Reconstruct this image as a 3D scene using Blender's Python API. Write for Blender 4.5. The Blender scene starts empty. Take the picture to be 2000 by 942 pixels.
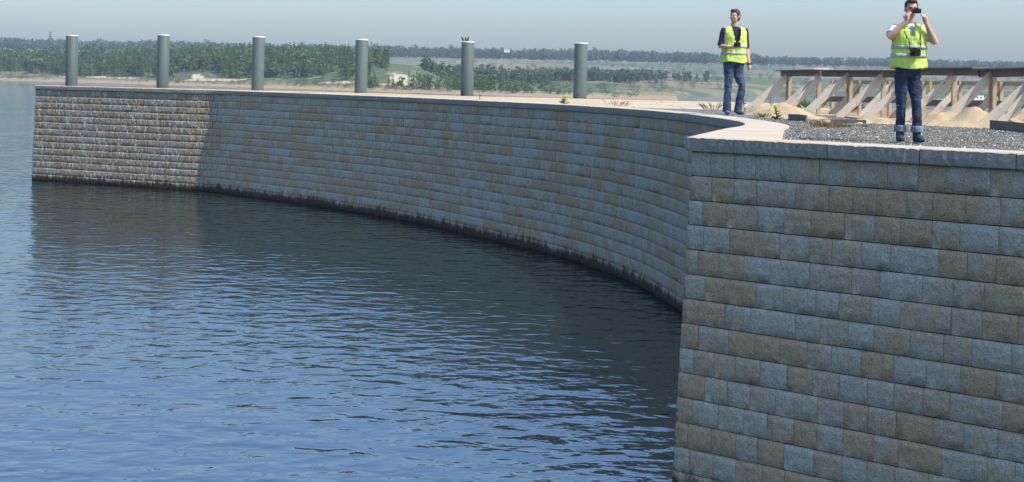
import bpy, bmesh, math, random
import numpy as np
from mathutils import Vector, Matrix, noise

random.seed(7); RNG = np.random.default_rng(7)
S = bpy.context.scene
C = S.collection

# ------------------------------------------------------------------ camera, sky, sun, exposure
F, HC, Y0, B = 2200.0, 5.4, 160.0, .021           # focal length in photo pixels, eye height above the water, horizon row, roll

def at(x, y, z=0.0):
    """the point at height z that the photo shows at pixel (x, y)"""
    dx, dy = x-1000, y-Y0; n = math.sqrt(1+B*B)
    u = (dx+B*dy)/n; v = (-B*dx+dy)/n
    D = F*(HC-z)/v
    return Vector((u*D/F, D, z))

def atD(x, y, D):
    dx, dy = x-1000, y-Y0; n = math.sqrt(1+B*B)
    u = (dx+B*dy)/n; v = (-B*dx+dy)/n
    return Vector((u*D/F, D, HC-v*D/F))

cd = bpy.data.cameras.new('camera'); cam = bpy.data.objects.new('view_camera', cd); C.objects.link(cam)
cd.sensor_width = 36; cd.lens = F/2000*36; cd.shift_y = -(471-Y0)/2000
cd.clip_start = .1; cd.clip_end = 9000
cam.matrix_world = Matrix.Translation((0, 0, HC)) @ Matrix.Rotation(math.radians(90), 4, 'X') @ Matrix.Rotation(math.atan(B), 4, 'Z')
S.camera = cam

SUN_AZ, SUN_EL = math.radians(-32.0), math.radians(52)      # azimuth from +X, counter-clockwise
sdir = Vector((math.cos(SUN_AZ)*math.cos(SUN_EL), math.sin(SUN_AZ)*math.cos(SUN_EL), math.sin(SUN_EL)))
W = bpy.data.worlds.new('World'); S.world = W; W.use_nodes = True
wn = W.node_tree.nodes; wl = W.node_tree.links
sky = wn.new('ShaderNodeTexSky'); sky.sky_type = 'NISHITA'; sky.sun_disc = False
sky.sun_elevation = SUN_EL; sky.sun_rotation = math.atan2(sdir.x, sdir.y)
sky.air_density = 1.5; sky.dust_density = 2.7; sky.ozone_density = 4.2; sky.altitude = 150
bgn = wn['Background']; bgn.inputs['Strength'].default_value = .15
tintn = wn.new('ShaderNodeMix'); tintn.data_type = 'RGBA'; tintn.blend_type = 'MULTIPLY'; tintn.inputs[0].default_value = 1; tintn.inputs[7].default_value = (.85, .945, 1.15, 1)
wl.new(sky.outputs[0], tintn.inputs[6]); wl.new(tintn.outputs[2], bgn.inputs['Color'])
ld = bpy.data.lights.new('sun', 'SUN'); ld.energy = 3.6; ld.angle = math.radians(.5); ld.color = (1, .92, .80)
sun = bpy.data.objects.new('sun', ld); C.objects.link(sun)
sun.rotation_euler = sdir.to_track_quat('Z', 'Y').to_euler(); sun.location = (30, -20, 60)
S.view_settings.view_transform = 'Standard'; S.view_settings.look = 'None'
S.view_settings.exposure = 0.52; S.view_settings.gamma = 1
S.cycles.max_bounces = 6; S.cycles.volume_bounces = 0; S.cycles.caustics_reflective = False

# ------------------------------------------------------------------ helpers
def tag(o, label=None, cat=None, group=None, kind=None):
    if label: o['label'] = label
    if cat: o['category'] = cat
    if group: o['group'] = group
    if kind: o['kind'] = kind
    return o

def link(name, me, mat=None, parent=None):
    o = bpy.data.objects.new(name, me); C.objects.link(o)
    if mat is not None and me is not None and not me.materials: me.materials.append(mat)
    if parent: o.parent = parent
    return o

def empty(name, loc=(0, 0, 0), rz=0):
    o = bpy.data.objects.new(name, None); C.objects.link(o); o.location = loc; o.rotation_euler = (0, 0, rz); return o

def mesh(name, v, f, smooth=False):
    me = bpy.data.meshes.new(name); me.from_pydata([tuple(p) for p in v], [], [tuple(q) for q in f]); me.update()
    if smooth: me.polygons.foreach_set('use_smooth', [True]*len(me.polygons))
    return me

def trimesh(name, v, t, tint=None, smooth=False):
    v = np.asarray(v, np.float32); t = np.asarray(t, np.int32); me = bpy.data.meshes.new(name)
    me.vertices.add(len(v)); me.vertices.foreach_set('co', v.ravel())
    me.loops.add(t.size); me.loops.foreach_set('vertex_index', t.ravel())
    me.polygons.add(len(t)); k = t.shape[1]
    me.polygons.foreach_set('loop_start', np.arange(0, t.size, k, dtype=np.int32))
    me.polygons.foreach_set('loop_total', np.full(len(t), k, np.int32))
    if tint is not None:
        a = me.attributes.new('tint', 'FLOAT', 'POINT'); a.data.foreach_set('value', np.asarray(tint, np.float32))
    me.update(calc_edges=True); me.validate()
    if smooth: me.polygons.foreach_set('use_smooth', np.ones(len(t), bool))
    return me

def bm_mesh(name, bm, smooth=False):
    me = bpy.data.meshes.new(name); bmesh.ops.recalc_face_normals(bm, faces=bm.faces); bm.to_mesh(me); bm.free()
    if smooth: me.polygons.foreach_set('use_smooth', [True]*len(me.polygons))
    return me

def arrays(me):
    me.calc_loop_triangles()
    v = np.empty(len(me.vertices)*3, np.float32); me.vertices.foreach_get('co', v)
    t = np.empty(len(me.loop_triangles)*3, np.int32); me.loop_triangles.foreach_get('vertices', t)
    return v.reshape(-1, 3), t.reshape(-1, 3)

class N:
    """tiny node-graph builder"""
    def __init__(s, name):
        s.m = bpy.data.materials.new(name); s.m.use_nodes = True; s.t = s.m.node_tree
        s.p = s.t.nodes['Principled BSDF']; s.o = s.t.nodes['Material Output']
    def new(s, typ, **k):
        n = s.t.nodes.new(typ)
        for a, b in k.items(): setattr(n, a, b)
        return n
    def set(s, sock, v):
        if hasattr(v, 'is_output') or isinstance(v, bpy.types.NodeSocket): s.t.links.new(v, sock)
        else:
            if sock.type == 'RGBA' and len(v) == 3: v = (*v, 1)
            sock.default_value = v
    def pos(s): return s.new('ShaderNodeNewGeometry').outputs['Position']
    def obj(s): return s.new('ShaderNodeTexCoord').outputs['Object']
    def mapping(s, vec, scale=(1, 1, 1), rot=(0, 0, 0), loc=(0, 0, 0)):
        n = s.new('ShaderNodeMapping'); s.set(n.inputs[0], vec)
        n.inputs['Scale'].default_value = scale; n.inputs['Rotation'].default_value = rot; s.set(n.inputs['Location'], loc); return n.outputs[0]
    def noise(s, vec, scale, detail=3, rough=.55, dist=0):
        n = s.new('ShaderNodeTexNoise'); s.set(n.inputs['Vector'], vec); s.set(n.inputs['Scale'], scale)
        n.inputs['Detail'].default_value = detail; n.inputs['Roughness'].default_value = rough; n.inputs['Distortion'].default_value = dist
        return n.outputs[0]
    def ramp(s, fac, *stops):
        n = s.new('ShaderNodeValToRGB'); s.set(n.inputs[0], fac); e = n.color_ramp.elements
        while len(e) < len(stops): e.new(.5)
        for i, (p, c) in enumerate(stops):
            e[i].position = p; e[i].color = (*c, 1) if not isinstance(c, (int, float)) else (c, c, c, 1)
        return n.outputs[0]
    def mix(s, fac, a, b, mode='MIX'):
        n = s.new('ShaderNodeMix', data_type='RGBA', blend_type=mode); s.set(n.inputs[0], fac); s.set(n.inputs[6], a); s.set(n.inputs[7], b); return n.outputs[2]
    def math(s, op, a, b=0.0, clamp=False):
        n = s.new('ShaderNodeMath', operation=op, use_clamp=clamp); s.set(n.inputs[0], a); s.set(n.inputs[1], b); return n.outputs[0]
    def rng(s, v, a, b, c=0.0, d=1.0):
        n = s.new('ShaderNodeMapRange'); s.set(n.inputs[0], v)
        for i, q in enumerate((a, b, c, d)): n.inputs[i+1].default_value = q
        return n.outputs[0]
    def xyz(s, v): n = s.new('ShaderNodeSeparateXYZ'); s.set(n.inputs[0], v); return n.outputs
    def comb(s, x=0.0, y=0.0, z=0.0):
        n = s.new('ShaderNodeCombineXYZ'); s.set(n.inputs[0], x); s.set(n.inputs[1], y); s.set(n.inputs[2], z); return n.outputs[0]
    def bump(s, h, strength=.5, dist=.02, normal=None):
        n = s.new('ShaderNodeBump'); s.set(n.inputs['Height'], h); n.inputs['Strength'].default_value = strength; n.inputs['Distance'].default_value = dist
        if normal is not None: s.set(n.inputs['Normal'], normal)
        return n.outputs[0]
    def attr(s, name, typ='GEOMETRY'): return s.new('ShaderNodeAttribute', attribute_name=name, attribute_type=typ).outputs
    def fin(s, color, rough=.8, normal=None, spec=.3):
        s.set(s.p.inputs['Base Color'], color); s.set(s.p.inputs['Roughness'], rough); s.p.inputs['Specular IOR Level'].default_value = spec
        if normal is not None: s.set(s.p.inputs['Normal'], normal)
        return s.m

def flat(name, col, rough=.7, var=.15, scale=30, bump=0.0, spec=.3):
    n = N(name); v = n.noise(n.obj(), scale, 4)
    c = n.mix(v, tuple(q*(1-var) for q in col), tuple(min(1, q*(1+var)) for q in col))
    return n.fin(c, rough, n.bump(v, .6, bump) if bump else None, spec)

# ------------------------------------------------------------------ materials
def stone(name, typ):
    n = N(name); P = n.pos(); t = n.attr('tint', typ)[2]
    off = n.comb(n.math('MULTIPLY', t, 37.0), n.math('MULTIPLY', t, 91.0), n.math('MULTIPLY', t, 53.0))
    Q = n.mapping(P, loc=off)
    big = n.noise(Q, 4.0, 4, .6, .6); mid = n.noise(Q, 14, 5, .65); fine = n.noise(Q, 90, 3, .7)
    # tint: 0 grey .. 1 tan
    k = n.math('ADD', n.rng(t, .0, 1.0, -.66, .34), n.math('MULTIPLY', big, 1.5))
    k = n.ramp(k, (.32, 0), (.84, 1))
    grey = n.mix(mid, (.375, .375, .305), (.615, .605, .50))
    tan = n.mix(mid, (.35, .245, .12), (.62, .475, .27))
    c = n.mix(n.math('MULTIPLY', k, .85), grey, tan)
    c = n.mix(n.ramp(fine, (.30, 1), (.5, 0)), c, (.10, .095, .085))
    c = n.mix(n.ramp(fine, (.70, 0), (.80, .5)), c, (.62, .60, .54))
    x, y, z = n.xyz(P)
    # rust streaks, and pale streaks painted as grazing sunlight, on the pier's outer end
    rust_sun = n.noise(n.mapping(P, scale=(1, 1, .16), loc=(3, 7, 1)), 9, 4, .7)
    rust_sun = n.math('MULTIPLY', n.ramp(rust_sun, (.49, 0), (.60, .85)), n.rng(x, -13.0, -15.5))
    c = n.mix(rust_sun, c, n.mix(n.ramp(big, (.40, 0), (.50, 1)), (.52, .32, .14), (.76, .73, .64)))
    # algae and wet band at the water line with an uneven upper edge
    st = n.noise(n.mapping(P, scale=(3.2, 3.2, .5)), 2.2, 4, .7)
    wet = n.math('ADD', n.math('MULTIPLY', z, -2.9), n.math('MULTIPLY', st, 2.0))
    wet = n.math('ADD', wet, n.math('MULTIPLY', n.noise(P, .35, 3), .75))
    wet = n.ramp(wet, (.30, 0), (.80, 1))
    c = n.mix(n.math('MULTIPLY', wet, .93), c, n.mix(big, (.012, .014, .009), (.06, .034, .016)))
    str_ = n.noise(n.mapping(P, scale=(1, 1, .28)), 17, 4, .7)
    h = n.math('ADD', n.math('ADD', n.math('MULTIPLY', big, .4), n.math('MULTIPLY', n.ramp(str_, (.38, 0), (.60, 1)), n.rng(x, -13.0, -14.5, .20, 1.0))), n.math('ADD', n.math('MULTIPLY', mid, .55), n.math('MULTIPLY', fine, .18)))
    return n.fin(c, .88, n.bump(h, 1.0, .06), .25)
M = {}
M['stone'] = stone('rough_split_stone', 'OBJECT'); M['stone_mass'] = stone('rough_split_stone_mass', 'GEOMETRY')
M['core'] = flat('dark_joint', (.035, .032, .028), .95)

def capmat():
    n = N('cream_capstone'); P = n.pos(); a = n.noise(P, 1.3, 4); b = n.noise(P, 22, 5, .7); d = n.noise(P, 120, 2)
    c = n.mix(a, (.50, .42, .30), (.60, .525, .40)); c = n.mix(n.ramp(b, (.35, .45), (.55, 0)), c, (.40, .33, .23))
    c = n.mix(n.ramp(d, (.3, .5), (.42, 0)), c, (.30, .26, .2))
    c = n.mix(n.math('MULTIPLY', n.new('ShaderNodeObjectInfo').outputs['Random'], .35), c, (.42, .34, .24))
    return n.fin(c, .85, n.bump(n.math('ADD', b, n.math('MULTIPLY', d, .3)), .6, .012))
M['cap'] = capmat()
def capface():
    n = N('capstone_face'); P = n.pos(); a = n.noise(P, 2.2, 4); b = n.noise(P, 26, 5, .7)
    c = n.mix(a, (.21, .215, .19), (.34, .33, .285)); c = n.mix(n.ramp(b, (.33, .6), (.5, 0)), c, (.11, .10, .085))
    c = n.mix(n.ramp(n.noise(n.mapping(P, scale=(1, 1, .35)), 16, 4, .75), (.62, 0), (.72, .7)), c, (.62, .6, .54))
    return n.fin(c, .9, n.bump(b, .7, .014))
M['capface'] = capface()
def paving():
    n = N('tan_paving'); P = n.pos(); t = n.attr('tint', 'OBJECT')[2]
    a = n.noise(P, 3, 4); c = n.mix(t, (.49, .36, .20), (.50, .45, .35)); c = n.mix(n.math('MULTIPLY', a, .5), c, (.42, .32, .2))
    return n.fin(c, .85, n.bump(n.noise(P, 30, 4), .5, .01))
M['paving'] = paving()

def gravelmat():
    n = N('grey_gravel'); P = n.pos(); x, y, z = n.xyz(P)
    v = n.new('ShaderNodeTexVoronoi'); n.set(v.inputs['Vector'], P); v.inputs['Scale'].default_value = 26
    g = n.mix(v.outputs['Color'], (.13, .14, .13), (.36, .365, .34)); g = n.mix(n.ramp(v.outputs['Distance'], (.35, 0), (.75, .9)), g, (.05, .05, .05))
    # distance to the right of the timber row: sand, then reddish earth
    q = n.math('ADD', n.math('MULTIPLY', x, .976), n.math('MULTIPLY', y, .219))
    wob = n.math('MULTIPLY', n.math('SUBTRACT', n.noise(P, .9, 4, .6), .5), 2.6)
    q = n.math('ADD', q, wob)
    sandc = n.mix(n.noise(P, 9, 5, .7), (.34, .25, .14), (.58, .46, .29))
    redc = n.mix(n.noise(P, 3, 5, .7), (.22, .10, .05), (.44, .28, .15))
    c = n.mix(n.rng(q, 13.55, 14.0), g, sandc); c = n.mix(n.rng(q, 16.2, 17.4), c, redc)
    grs = n.ramp(n.noise(P, 1.7, 5, .75), (.60, 0), (.68, 1)); grs = n.math('MULTIPLY', grs, n.rng(q, 14.2, 15.0))
    c = n.mix(n.math('MULTIPLY', grs, .8), c, (.13, .16, .05))
    return n.fin(c, .95, n.bump(v.outputs['Distance'], .8, -.03))
M['gravel'] = gravelmat()
def pebble():
    n = N('gravel_stone'); t = n.attr('tint')[2]
    return n.fin(n.ramp(t, (0, (.085, .086, .076)), (.45, (.15, .154, .135)), (.86, (.24, .24, .21)), (.95, (.46, .42, .33)), (1, (.6, .56, .48))), .85)
M['pebble'] = pebble()
def sandmat():
    n = N('piled_sand'); P = n.pos(); a = n.noise(P, 3.2, 5, .65); b = n.noise(P, 40, 4, .7)
    c = n.mix(a, (.42, .30, .16), (.64, .50, .31)); c = n.mix(n.ramp(b, (.3, .6), (.45, 0)), c, (.26, .18, .1))
    return n.fin(c, .95, n.bump(n.math('ADD', n.math('MULTIPLY', a, .6), b), .9, .03))
M['sand'] = sandmat()

def wood(name, dark, light):
    n = N(name); T = n.obj(); t = n.attr('tint', 'OBJECT')[2]
    loc = n.comb(n.math('MULTIPLY', t, 17.0), n.math('MULTIPLY', t, 31.0), 0.0)
    g = n.noise(n.mapping(T, scale=(1.2, 30, 30), loc=loc), 1.6, 5, .65, .4); k = n.noise(n.mapping(T, loc=loc), 3.5, 3)
    c = n.mix(g, dark, light); c = n.mix(n.ramp(k, (.55, 0), (.75, .6)), c, tuple(q*.55 for q in dark))
    kn = n.new('ShaderNodeTexVoronoi'); n.set(kn.inputs['Vector'], n.mapping(T, scale=(2.2, 6, 6), loc=loc)); kn.inputs['Scale'].default_value = 1
    c = n.mix(n.ramp(kn.outputs['Distance'], (.06, .85), (.12, 0)), c, (.08, .045, .02))
    return n.fin(c, .8, n.bump(g, .5, .006))
M['wood'] = wood('weathered_plank', (.36, .30, .235), (.70, .63, .52))
M['wood_dark'] = wood('dark_weathered_beam', (.085, .076, .066), (.235, .21, .18))
M['wood_tan'] = wood('tan_board', (.30, .22, .14), (.54, .44, .32))
def steel():
    n = N('grey_green_painted_steel'); r = n.new('ShaderNodeObjectInfo').outputs['Random']; T = n.mapping(n.obj(), loc=n.comb(0.0, 0.0, n.math('MULTIPLY', r, 40.0)))
    c = n.mix(n.noise(n.mapping(T, scale=(3, 3, .4)), 3, 4), (.07, .10, .09), (.115, .15, .135))
    c = n.mix(n.math('MULTIPLY', r, .25), c, (.12, .14, .12))
    c = n.mix(n.ramp(n.noise(n.mapping(T, scale=(9, 9, .5)), 2, 3, .7), (.64, 0), (.72, .45)), c, (.34, .36, .33))
    c = n.mix(n.ramp(n.noise(n.mapping(T, scale=(5, 5, .8)), 2.2, 4, .7), (.66, 0), (.74, .5)), c, (.16, .085, .045))
    return n.fin(c, n.rng(n.noise(T, 4, 3), 0, 1, .45, .65), None, .4)
M['steel'] = steel()
M['steel_top'] = flat('pale_lid', (.72, .74, .74), .5)
M['bird'] = flat('dark_feathers', (.03, .03, .035), .7)

def water():
    n = N('lake_water'); P = n.pos(); x, y, z = n.xyz(P)
    patch = n.noise(P, .045, 3, .5); calm = n.rng(patch, .36, .62, .55, 1.15)
    w1 = n.noise(n.mapping(P, scale=(.62, 1.0, 1), rot=(0, 0, .10)), 2.6, 1.5, .4, .35)
    w2 = n.noise(n.mapping(P, scale=(.55, 1.0, 1), rot=(0, 0, -.16)), 7.0, 2, .5, .3)
    w3 = n.noise(n.mapping(P, scale=(.5, 1, 1), rot=(0, 0, .3)), .45, 2)
    h = n.math('ADD', n.math('ADD', n.math('MULTIPLY', w1, .054), n.math('MULTIPLY', w2, .0125)), n.math('MULTIPLY', w3, .06))
    h = n.math('MULTIPLY', h, calm)
    b = n.new('ShaderNodeBump'); n.set(b.inputs['Height'], h); b.inputs['Strength'].default_value = 1; b.inputs['Distance'].default_value = 1
    n.p.inputs['IOR'].default_value = 4.9; n.p.inputs['Specular Tint'].default_value = (1, 1, .97, 1)
    return n.fin((.008, .018, .017), .03, b.outputs[0], .5)
M['water'] = water()

def land():
    n = N('spoil_bank_land'); P = n.pos(); sa = n.attr('sand')[2]; he = n.attr('heath')[2]
    a = n.noise(P, .02, 5, .6); b = n.noise(n.mapping(P, scale=(1, 1, 3)), .09, 6, .7); c3 = n.noise(P, .35, 5, .75)
    g = n.mix(a, (.055, .09, .04), (.105, .13, .06)); g = n.mix(n.ramp(b, (.54, 0), (.68, .7)), g, (.27, .20, .125))
    g = n.mix(n.ramp(b, (.32, .75), (.46, 0)), g, (.05, .075, .03))
    hh = n.mix(b, (.27, .18, .115), (.38, .30, .175)); hh = n.mix(n.ramp(c3, (.54, 0), (.64, .9)), hh, (.12, .125, .05))
    c = n.mix(he, g, hh)
    sd = n.mix(c3, (.40, .30, .18), (.60, .51, .36))
    c = n.mix(n.ramp(n.math('ADD', sa, n.math('MULTIPLY', n.math('SUBTRACT', c3, .5), .9)), (.5, 0), (.62, 1)), c, sd)
    return n.fin(c, .95)
M['land'] = land()
def leaf(name, d, l):
    n = N(name); r = n.new('ShaderNodeObjectInfo').outputs['Random']; t = n.attr('tint')[2]
    v = n.math('ADD', n.math('MULTIPLY', t, .6), n.math('MULTIPLY', r, .4)); c = n.mix(v, d, l)
    m = n.fin(c, .8, None, .2)
    tr = n.new('ShaderNodeBsdfTranslucent'); n.set(tr.inputs[0], c); mx = n.new('ShaderNodeMixShader'); mx.inputs[0].default_value = .3
    n.t.links.new(n.p.outputs[0], mx.inputs[1]); n.t.links.new(tr.outputs[0], mx.inputs[2]); n.t.links.new(mx.outputs[0], n.o.inputs[0])
    return m
M['pine'] = leaf('pine_needles', (.055, .11, .036), (.17, .25, .085))
M['birch'] = leaf('birch_leaves', (.09, .155, .045), (.24, .31, .11))
M['forest'] = leaf('far_forest_leaves', (.05, .095, .05), (.13, .185, .085))
M['shrub'] = leaf('grey_green_shrub', (.05, .075, .045), (.11, .135, .07))
M['weed'] = leaf('weed_leaves', (.07, .12, .025), (.2, .28, .06))
M['dry'] = leaf('dry_grass', (.30, .18, .08), (.50, .34, .16))
M['bark'] = flat('bark', (.13, .10, .075), .9)
M['birch_bark'] = flat('pale_bark', (.42, .40, .36), .85)
M['petal'] = flat('yellow_petals', (.75, .62, .03), .7)
M['strap'] = flat('yellow_plastic', (.85, .60, .03), .5)
M['white'] = flat('white_render', (.8, .8, .78), .7); M['roof'] = flat('grey_roof', (.2, .19, .19), .7); M['glass'] = flat('dark_window', (.04, .05, .06), .2)
# people
M['skin'] = flat('skin', (.56, .33, .235), .55, .08, 20)
M['hair'] = flat('brown_hair', (.085, .052, .032), .7, .4, 60, .01)
def vestmat():
    n = N('fluorescent_vest'); v = n.noise(n.mapping(n.obj(), scale=(1, 1, .45)), 9, 4, .6, .5)
    c = n.mix(v, (.72, .93, .16), (.86, .98, .30))
    m = n.fin(c, .65, n.bump(v, .9, .05))
    tr = n.new('ShaderNodeBsdfTranslucent'); n.set(tr.inputs[0], c); mx = n.new('ShaderNodeMixShader'); mx.inputs[0].default_value = .35
    n.t.links.new(n.p.outputs[0], mx.inputs[1]); n.t.links.new(tr.outputs[0], mx.inputs[2]); n.t.links.new(mx.outputs[0], n.o.inputs[0])
    return m
M['vest'] = vestmat()
M['strip'] = flat('silver_reflective_tape', (.42, .44, .44), .35, .1)
def denim(name, d, l):
    n = N(name); T = n.obj(); a = n.noise(T, 5, 4, .6); f = n.noise(n.mapping(T, scale=(1, 1, 1.8)), 16, 4, .6, .8)
    c = n.mix(n.ramp(a, (.35, 0), (.7, 1)), d, l)
    return n.fin(c, .85, n.bump(f, .9, .035))
M['jeans'] = denim('blue_jeans', (.022, .035, .075), (.10, .14, .21)); M['jeans_dark'] = denim('dark_blue_jeans', (.014, .022, .05), (.05, .072, .13))
M['cuff'] = denim('jeans_cuff', (.14, .19, .26), (.28, .34, .42))
M['navy'] = denim('navy_shirt', (.012, .014, .035), (.03, .033, .07)); M['tee'] = denim('white_tshirt', (.55, .62, .7), (.75, .79, .83))
M['boot'] = flat('dark_grey_boot', (.045, .045, .05), .7, .3, 40, .01); M['shoe'] = flat('blue_grey_shoe', (.10, .13, .18), .7)
M['sole'] = flat('grey_sole', (.22, .21, .2), .8)
M['black'] = flat('black_plastic', (.012, .012, .013), .4); M['lens'] = flat('lens_glass', (.02, .02, .04), .1)
M['lip'] = flat('lips', (.42, .19, .16), .5); M['eye'] = flat('eye', (.08, .06, .05), .3)

# ------------------------------------------------------------------ lake
bigw = 7000
gx = [-bigw, -600, -60, 60, 600, bigw]; gy = [-bigw, -300, 0, 100, 500, bigw]
wv = [(x, y, 0) for y in gy for x in gx]; wf = [(j*6+i, j*6+i+1, (j+1)*6+i+1, (j+1)*6+i) for j in range(5) for i in range(5)]
tag(link('lake_water', mesh('lake_water', wv, wf), M['water']), 'rippled blue lake water below the stone quay', kind='structure')

# ------------------------------------------------------------------ land on the far side of the lake, one sheet
def interp(x, pts): return np.interp(x, [p[0] for p in pts], [p[1] for p in pts])
SH = [(-2200, 1500), (-1000, 980), (0, 660), (500, 528), (850, 454), (1000, 424), (1200, 416), (1300, 412), (1330, 412)]
DB = [(-2200, 1100), (1000, 480), (1200, 520), (1235, 535), (1500, 720), (1700, 600), (1900, 500), (2300, 460), (4000, 430)]
def vnoise(X, Y, s, seed=0):
    """cheap smooth value noise on arrays"""
    X = np.asarray(X)*s+seed*17.3; Y = np.asarray(Y)*s-seed*9.1
    xi = np.floor(X).astype(np.int64); yi = np.floor(Y).astype(np.int64); fx = X-xi; fy = Y-yi
    fx = fx*fx*(3-2*fx); fy = fy*fy*(3-2*fy)
    def h(a, b):
        n = (a*374761393+b*668265263+seed*1442695) & 0x7fffffff; n = ((n ^ (n >> 13))*1274126177) & 0x7fffffff
        return (n & 0xffff)/65535.0
    return (h(xi, yi)*(1-fx)+h(xi+1, yi)*fx)*(1-fy)+(h(xi, yi+1)*(1-fx)+h(xi+1, yi+1)*fx)*fy
def fbm(X, Y, s, seed=0): return vnoise(X, Y, s, seed)*.55+vnoise(X, Y, s*2.1, seed+1)*.28+vnoise(X, Y, s*4.3, seed+2)*.17
def terrain(X, D):
    """height, sandiness and heath share of the far land"""
    X = np.asarray(X, float); D = np.asarray(D, float)
    px = 1000+F*X/np.maximum(D, 1)
    w = D-interp(px, SH)+(vnoise(X, D, .06, 3)-.5)*6
    n1 = fbm(X, D, .012, 5); n2 = fbm(X, D, .05, 9)
    amp = interp(px, [(-2200, .9), (0, .75), (400, 1.0), (700, 1.0), (800, .92), (870, .35), (960, .16), (1080, .07), (1340, .05)])
    prof = np.interp(w, [-30, 0, 6, 30, 48, 90, 150, 260, 420], [-3, -.1, .7, 2.2, 4.0, 11.0, 14.5, 15, 8])
    zA = np.where(w > 8, np.minimum(prof, 1.6)*.9+np.maximum(prof-1.6, 0)*amp, prof)+(n2-.5)*1.8*np.clip(w/40, 0, 1)*np.clip(amp*2, .15, 1)
    spit = (px > 1200) & (w > 20); zA = np.where(spit, np.maximum(1.5-(w-20)*.25, -3), zA)
    zA = np.where(px > 1322, -3, zA)
    wb = D-interp(px, DB)
    zB = np.where(wb < 0, np.maximum(wb*.12, -3), np.interp(wb, [0, 8, 40], [0, 1.2, 3.0])+np.clip((D-640)/760, 0, 1.0)**1.1*30*(wb > 0)+np.clip((D-1450)/3000, 0, 1)*15)
    zB = zB+(n1-.5)*7*np.clip(wb/120, 0, 1)*np.clip((1500-D)/400, .2, 1)
    z = np.maximum(zA, zB)
    isA = (zA >= zB-.3)
    heath = np.clip(1.15-np.maximum(w-4, 0)/np.where(px > 700, 45, 36), 0, 1)*isA*(w > -3)
    sand = np.where(isA, np.clip(1-np.abs(w-42)/14, 0, 1)*np.clip((fbm(X, D*1.5, .035, 21)-.32)*7, 0, .9), 0)
    bluff = np.exp(-((px-795)/50)**2)*np.exp(-((w-58+(px-795)*.28)/24)**2)*1.15
    bl2 = np.exp(-((px-870)/32)**2)*np.exp(-((w-28)/9)**2)*.62+np.exp(-((px-1055)/14)**2)*np.exp(-((w-20)/8)**2)*.6+np.exp(-((px-385)/22)**2)*np.exp(-((w-50)/15)**2)*.75
    sand = np.maximum(sand, np.maximum(bluff*.8, bl2)*isA)
    edge = np.clip(1-np.abs(w-3.5)/2.6, 0, 1)*np.where(px > 880, .62, .5)*isA; sand = np.maximum(sand, edge)
    far = np.exp(-((px-1605)/45)**2)*np.exp(-((D-1290)/45)**2)*.75; sand = np.maximum(sand, far*(~isA))
    heath = np.maximum(heath, np.clip((fbm(X*.5, D*2.2, .012, 61)-.52)*5, 0, .45)*(~isA))
    sand = np.maximum(sand, np.clip((fbm(X*.5, D*2.5, .02, 71)-.64)*6, 0, .52)*(~isA))
    return z, sand, heath
na, nd = 560, 190
aa = np.linspace(-1.15, 1.15, na); dd = np.concatenate([np.linspace(370, 760, 110), np.linspace(766, 1500, 55), np.geomspace(1530, 2900, nd-165)])
A2, D2 = np.meshgrid(aa, dd); X2 = A2*D2
z, sa, he = terrain(X2, D2)
v = np.stack([X2, D2, z], -1).reshape(-1, 3)
ii = np.arange(na*nd).reshape(nd, na)
q = np.stack([ii[:-1, :-1], ii[:-1, 1:], ii[1:, 1:], ii[1:, :-1]], -1).reshape(-1, 4)
lm = trimesh('land', v, q, smooth=True)
for nm, arr in (('sand', sa), ('heath', he)):
    at_ = lm.attributes.new(nm, 'FLOAT', 'POINT'); at_.data.foreach_set('value', arr.ravel().astype(np.float32))
tag(link('far_shore_terrain', lm, M['land']), 'heath and sandy banks across the lake rising to a plateau', kind='structure')
# lake bed so that the ground goes on under the water and past the camera
tag(link('lake_bed', mesh('lake_bed', [(-7000, -7000, -4), (7000, -7000, -4), (7000, 7000, -4), (-7000, 7000, -4)], [(0, 1, 2, 3)]), M['core']), 'dark lake bed under the water', kind='structure')

# ------------------------------------------------------------------ trees
def leafcloud(n, fn, size, seed):
    """n small leaf clumps (tilted quads): fn(rng) gives centre and tint"""
    r = np.random.default_rng(seed); vs = []; fs = []; ts = []
    for i in range(n):
        c, t, s = fn(r); a = r.normal(size=3); a /= np.linalg.norm(a); b = np.cross(a, r.normal(size=3)); b /= np.linalg.norm(b)
        s *= size*(.7+.6*r.random()); k = len(vs)
        vs += [c-a*s-b*s*.6, c+a*s-b*s*.6, c+a*s*.8+b*s*.6, c-a*s*.8+b*s*.6]; fs.append((k, k+1, k+2, k+3)); ts += [t]*4
    return np.array(vs), np.array(fs), np.array(ts)
def conifer(seed, n=150, wid=.145, lf=.042):
    layers = 9+seed % 3
    def fn(r):
        k = int(r.random()**.8*layers); h = .10+.88*(k+.25*r.random())/layers+.02*r.random(); rad = wid*(1.02-h)**.8*(.85+.3*((k*7+seed) % 3)/2)
        a = r.random()*6.283; rr = rad*math.sqrt(r.random())
        return np.array([math.cos(a)*rr, math.sin(a)*rr, h-rr*.25]), r.random(), .5+.6*(1-h)
    return leafcloud(n, fn, lf, seed)
def broad(seed, n=150, wid=.24, base=.22, lf=.045):
    r0 = np.random.default_rng(seed+50); cs = [(r0.normal(0, wid*.45), r0.normal(0, wid*.45), base+.12+(.76-base)*r0.random(), wid*(.45+.4*r0.random())) for _ in range(9)]
    def fn(r):
        c = cs[int(r.random()*9)]; d = r.normal(size=3); d /= np.linalg.norm(d); rr = c[3]*r.random()**.4
        return np.array([c[0]+d[0]*rr, c[1]+d[1]*rr, min(1, max(.08, c[2]+d[2]*rr*.85))]), r.random(), 1.0
    return leafcloud(n, fn, lf, seed)
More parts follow.
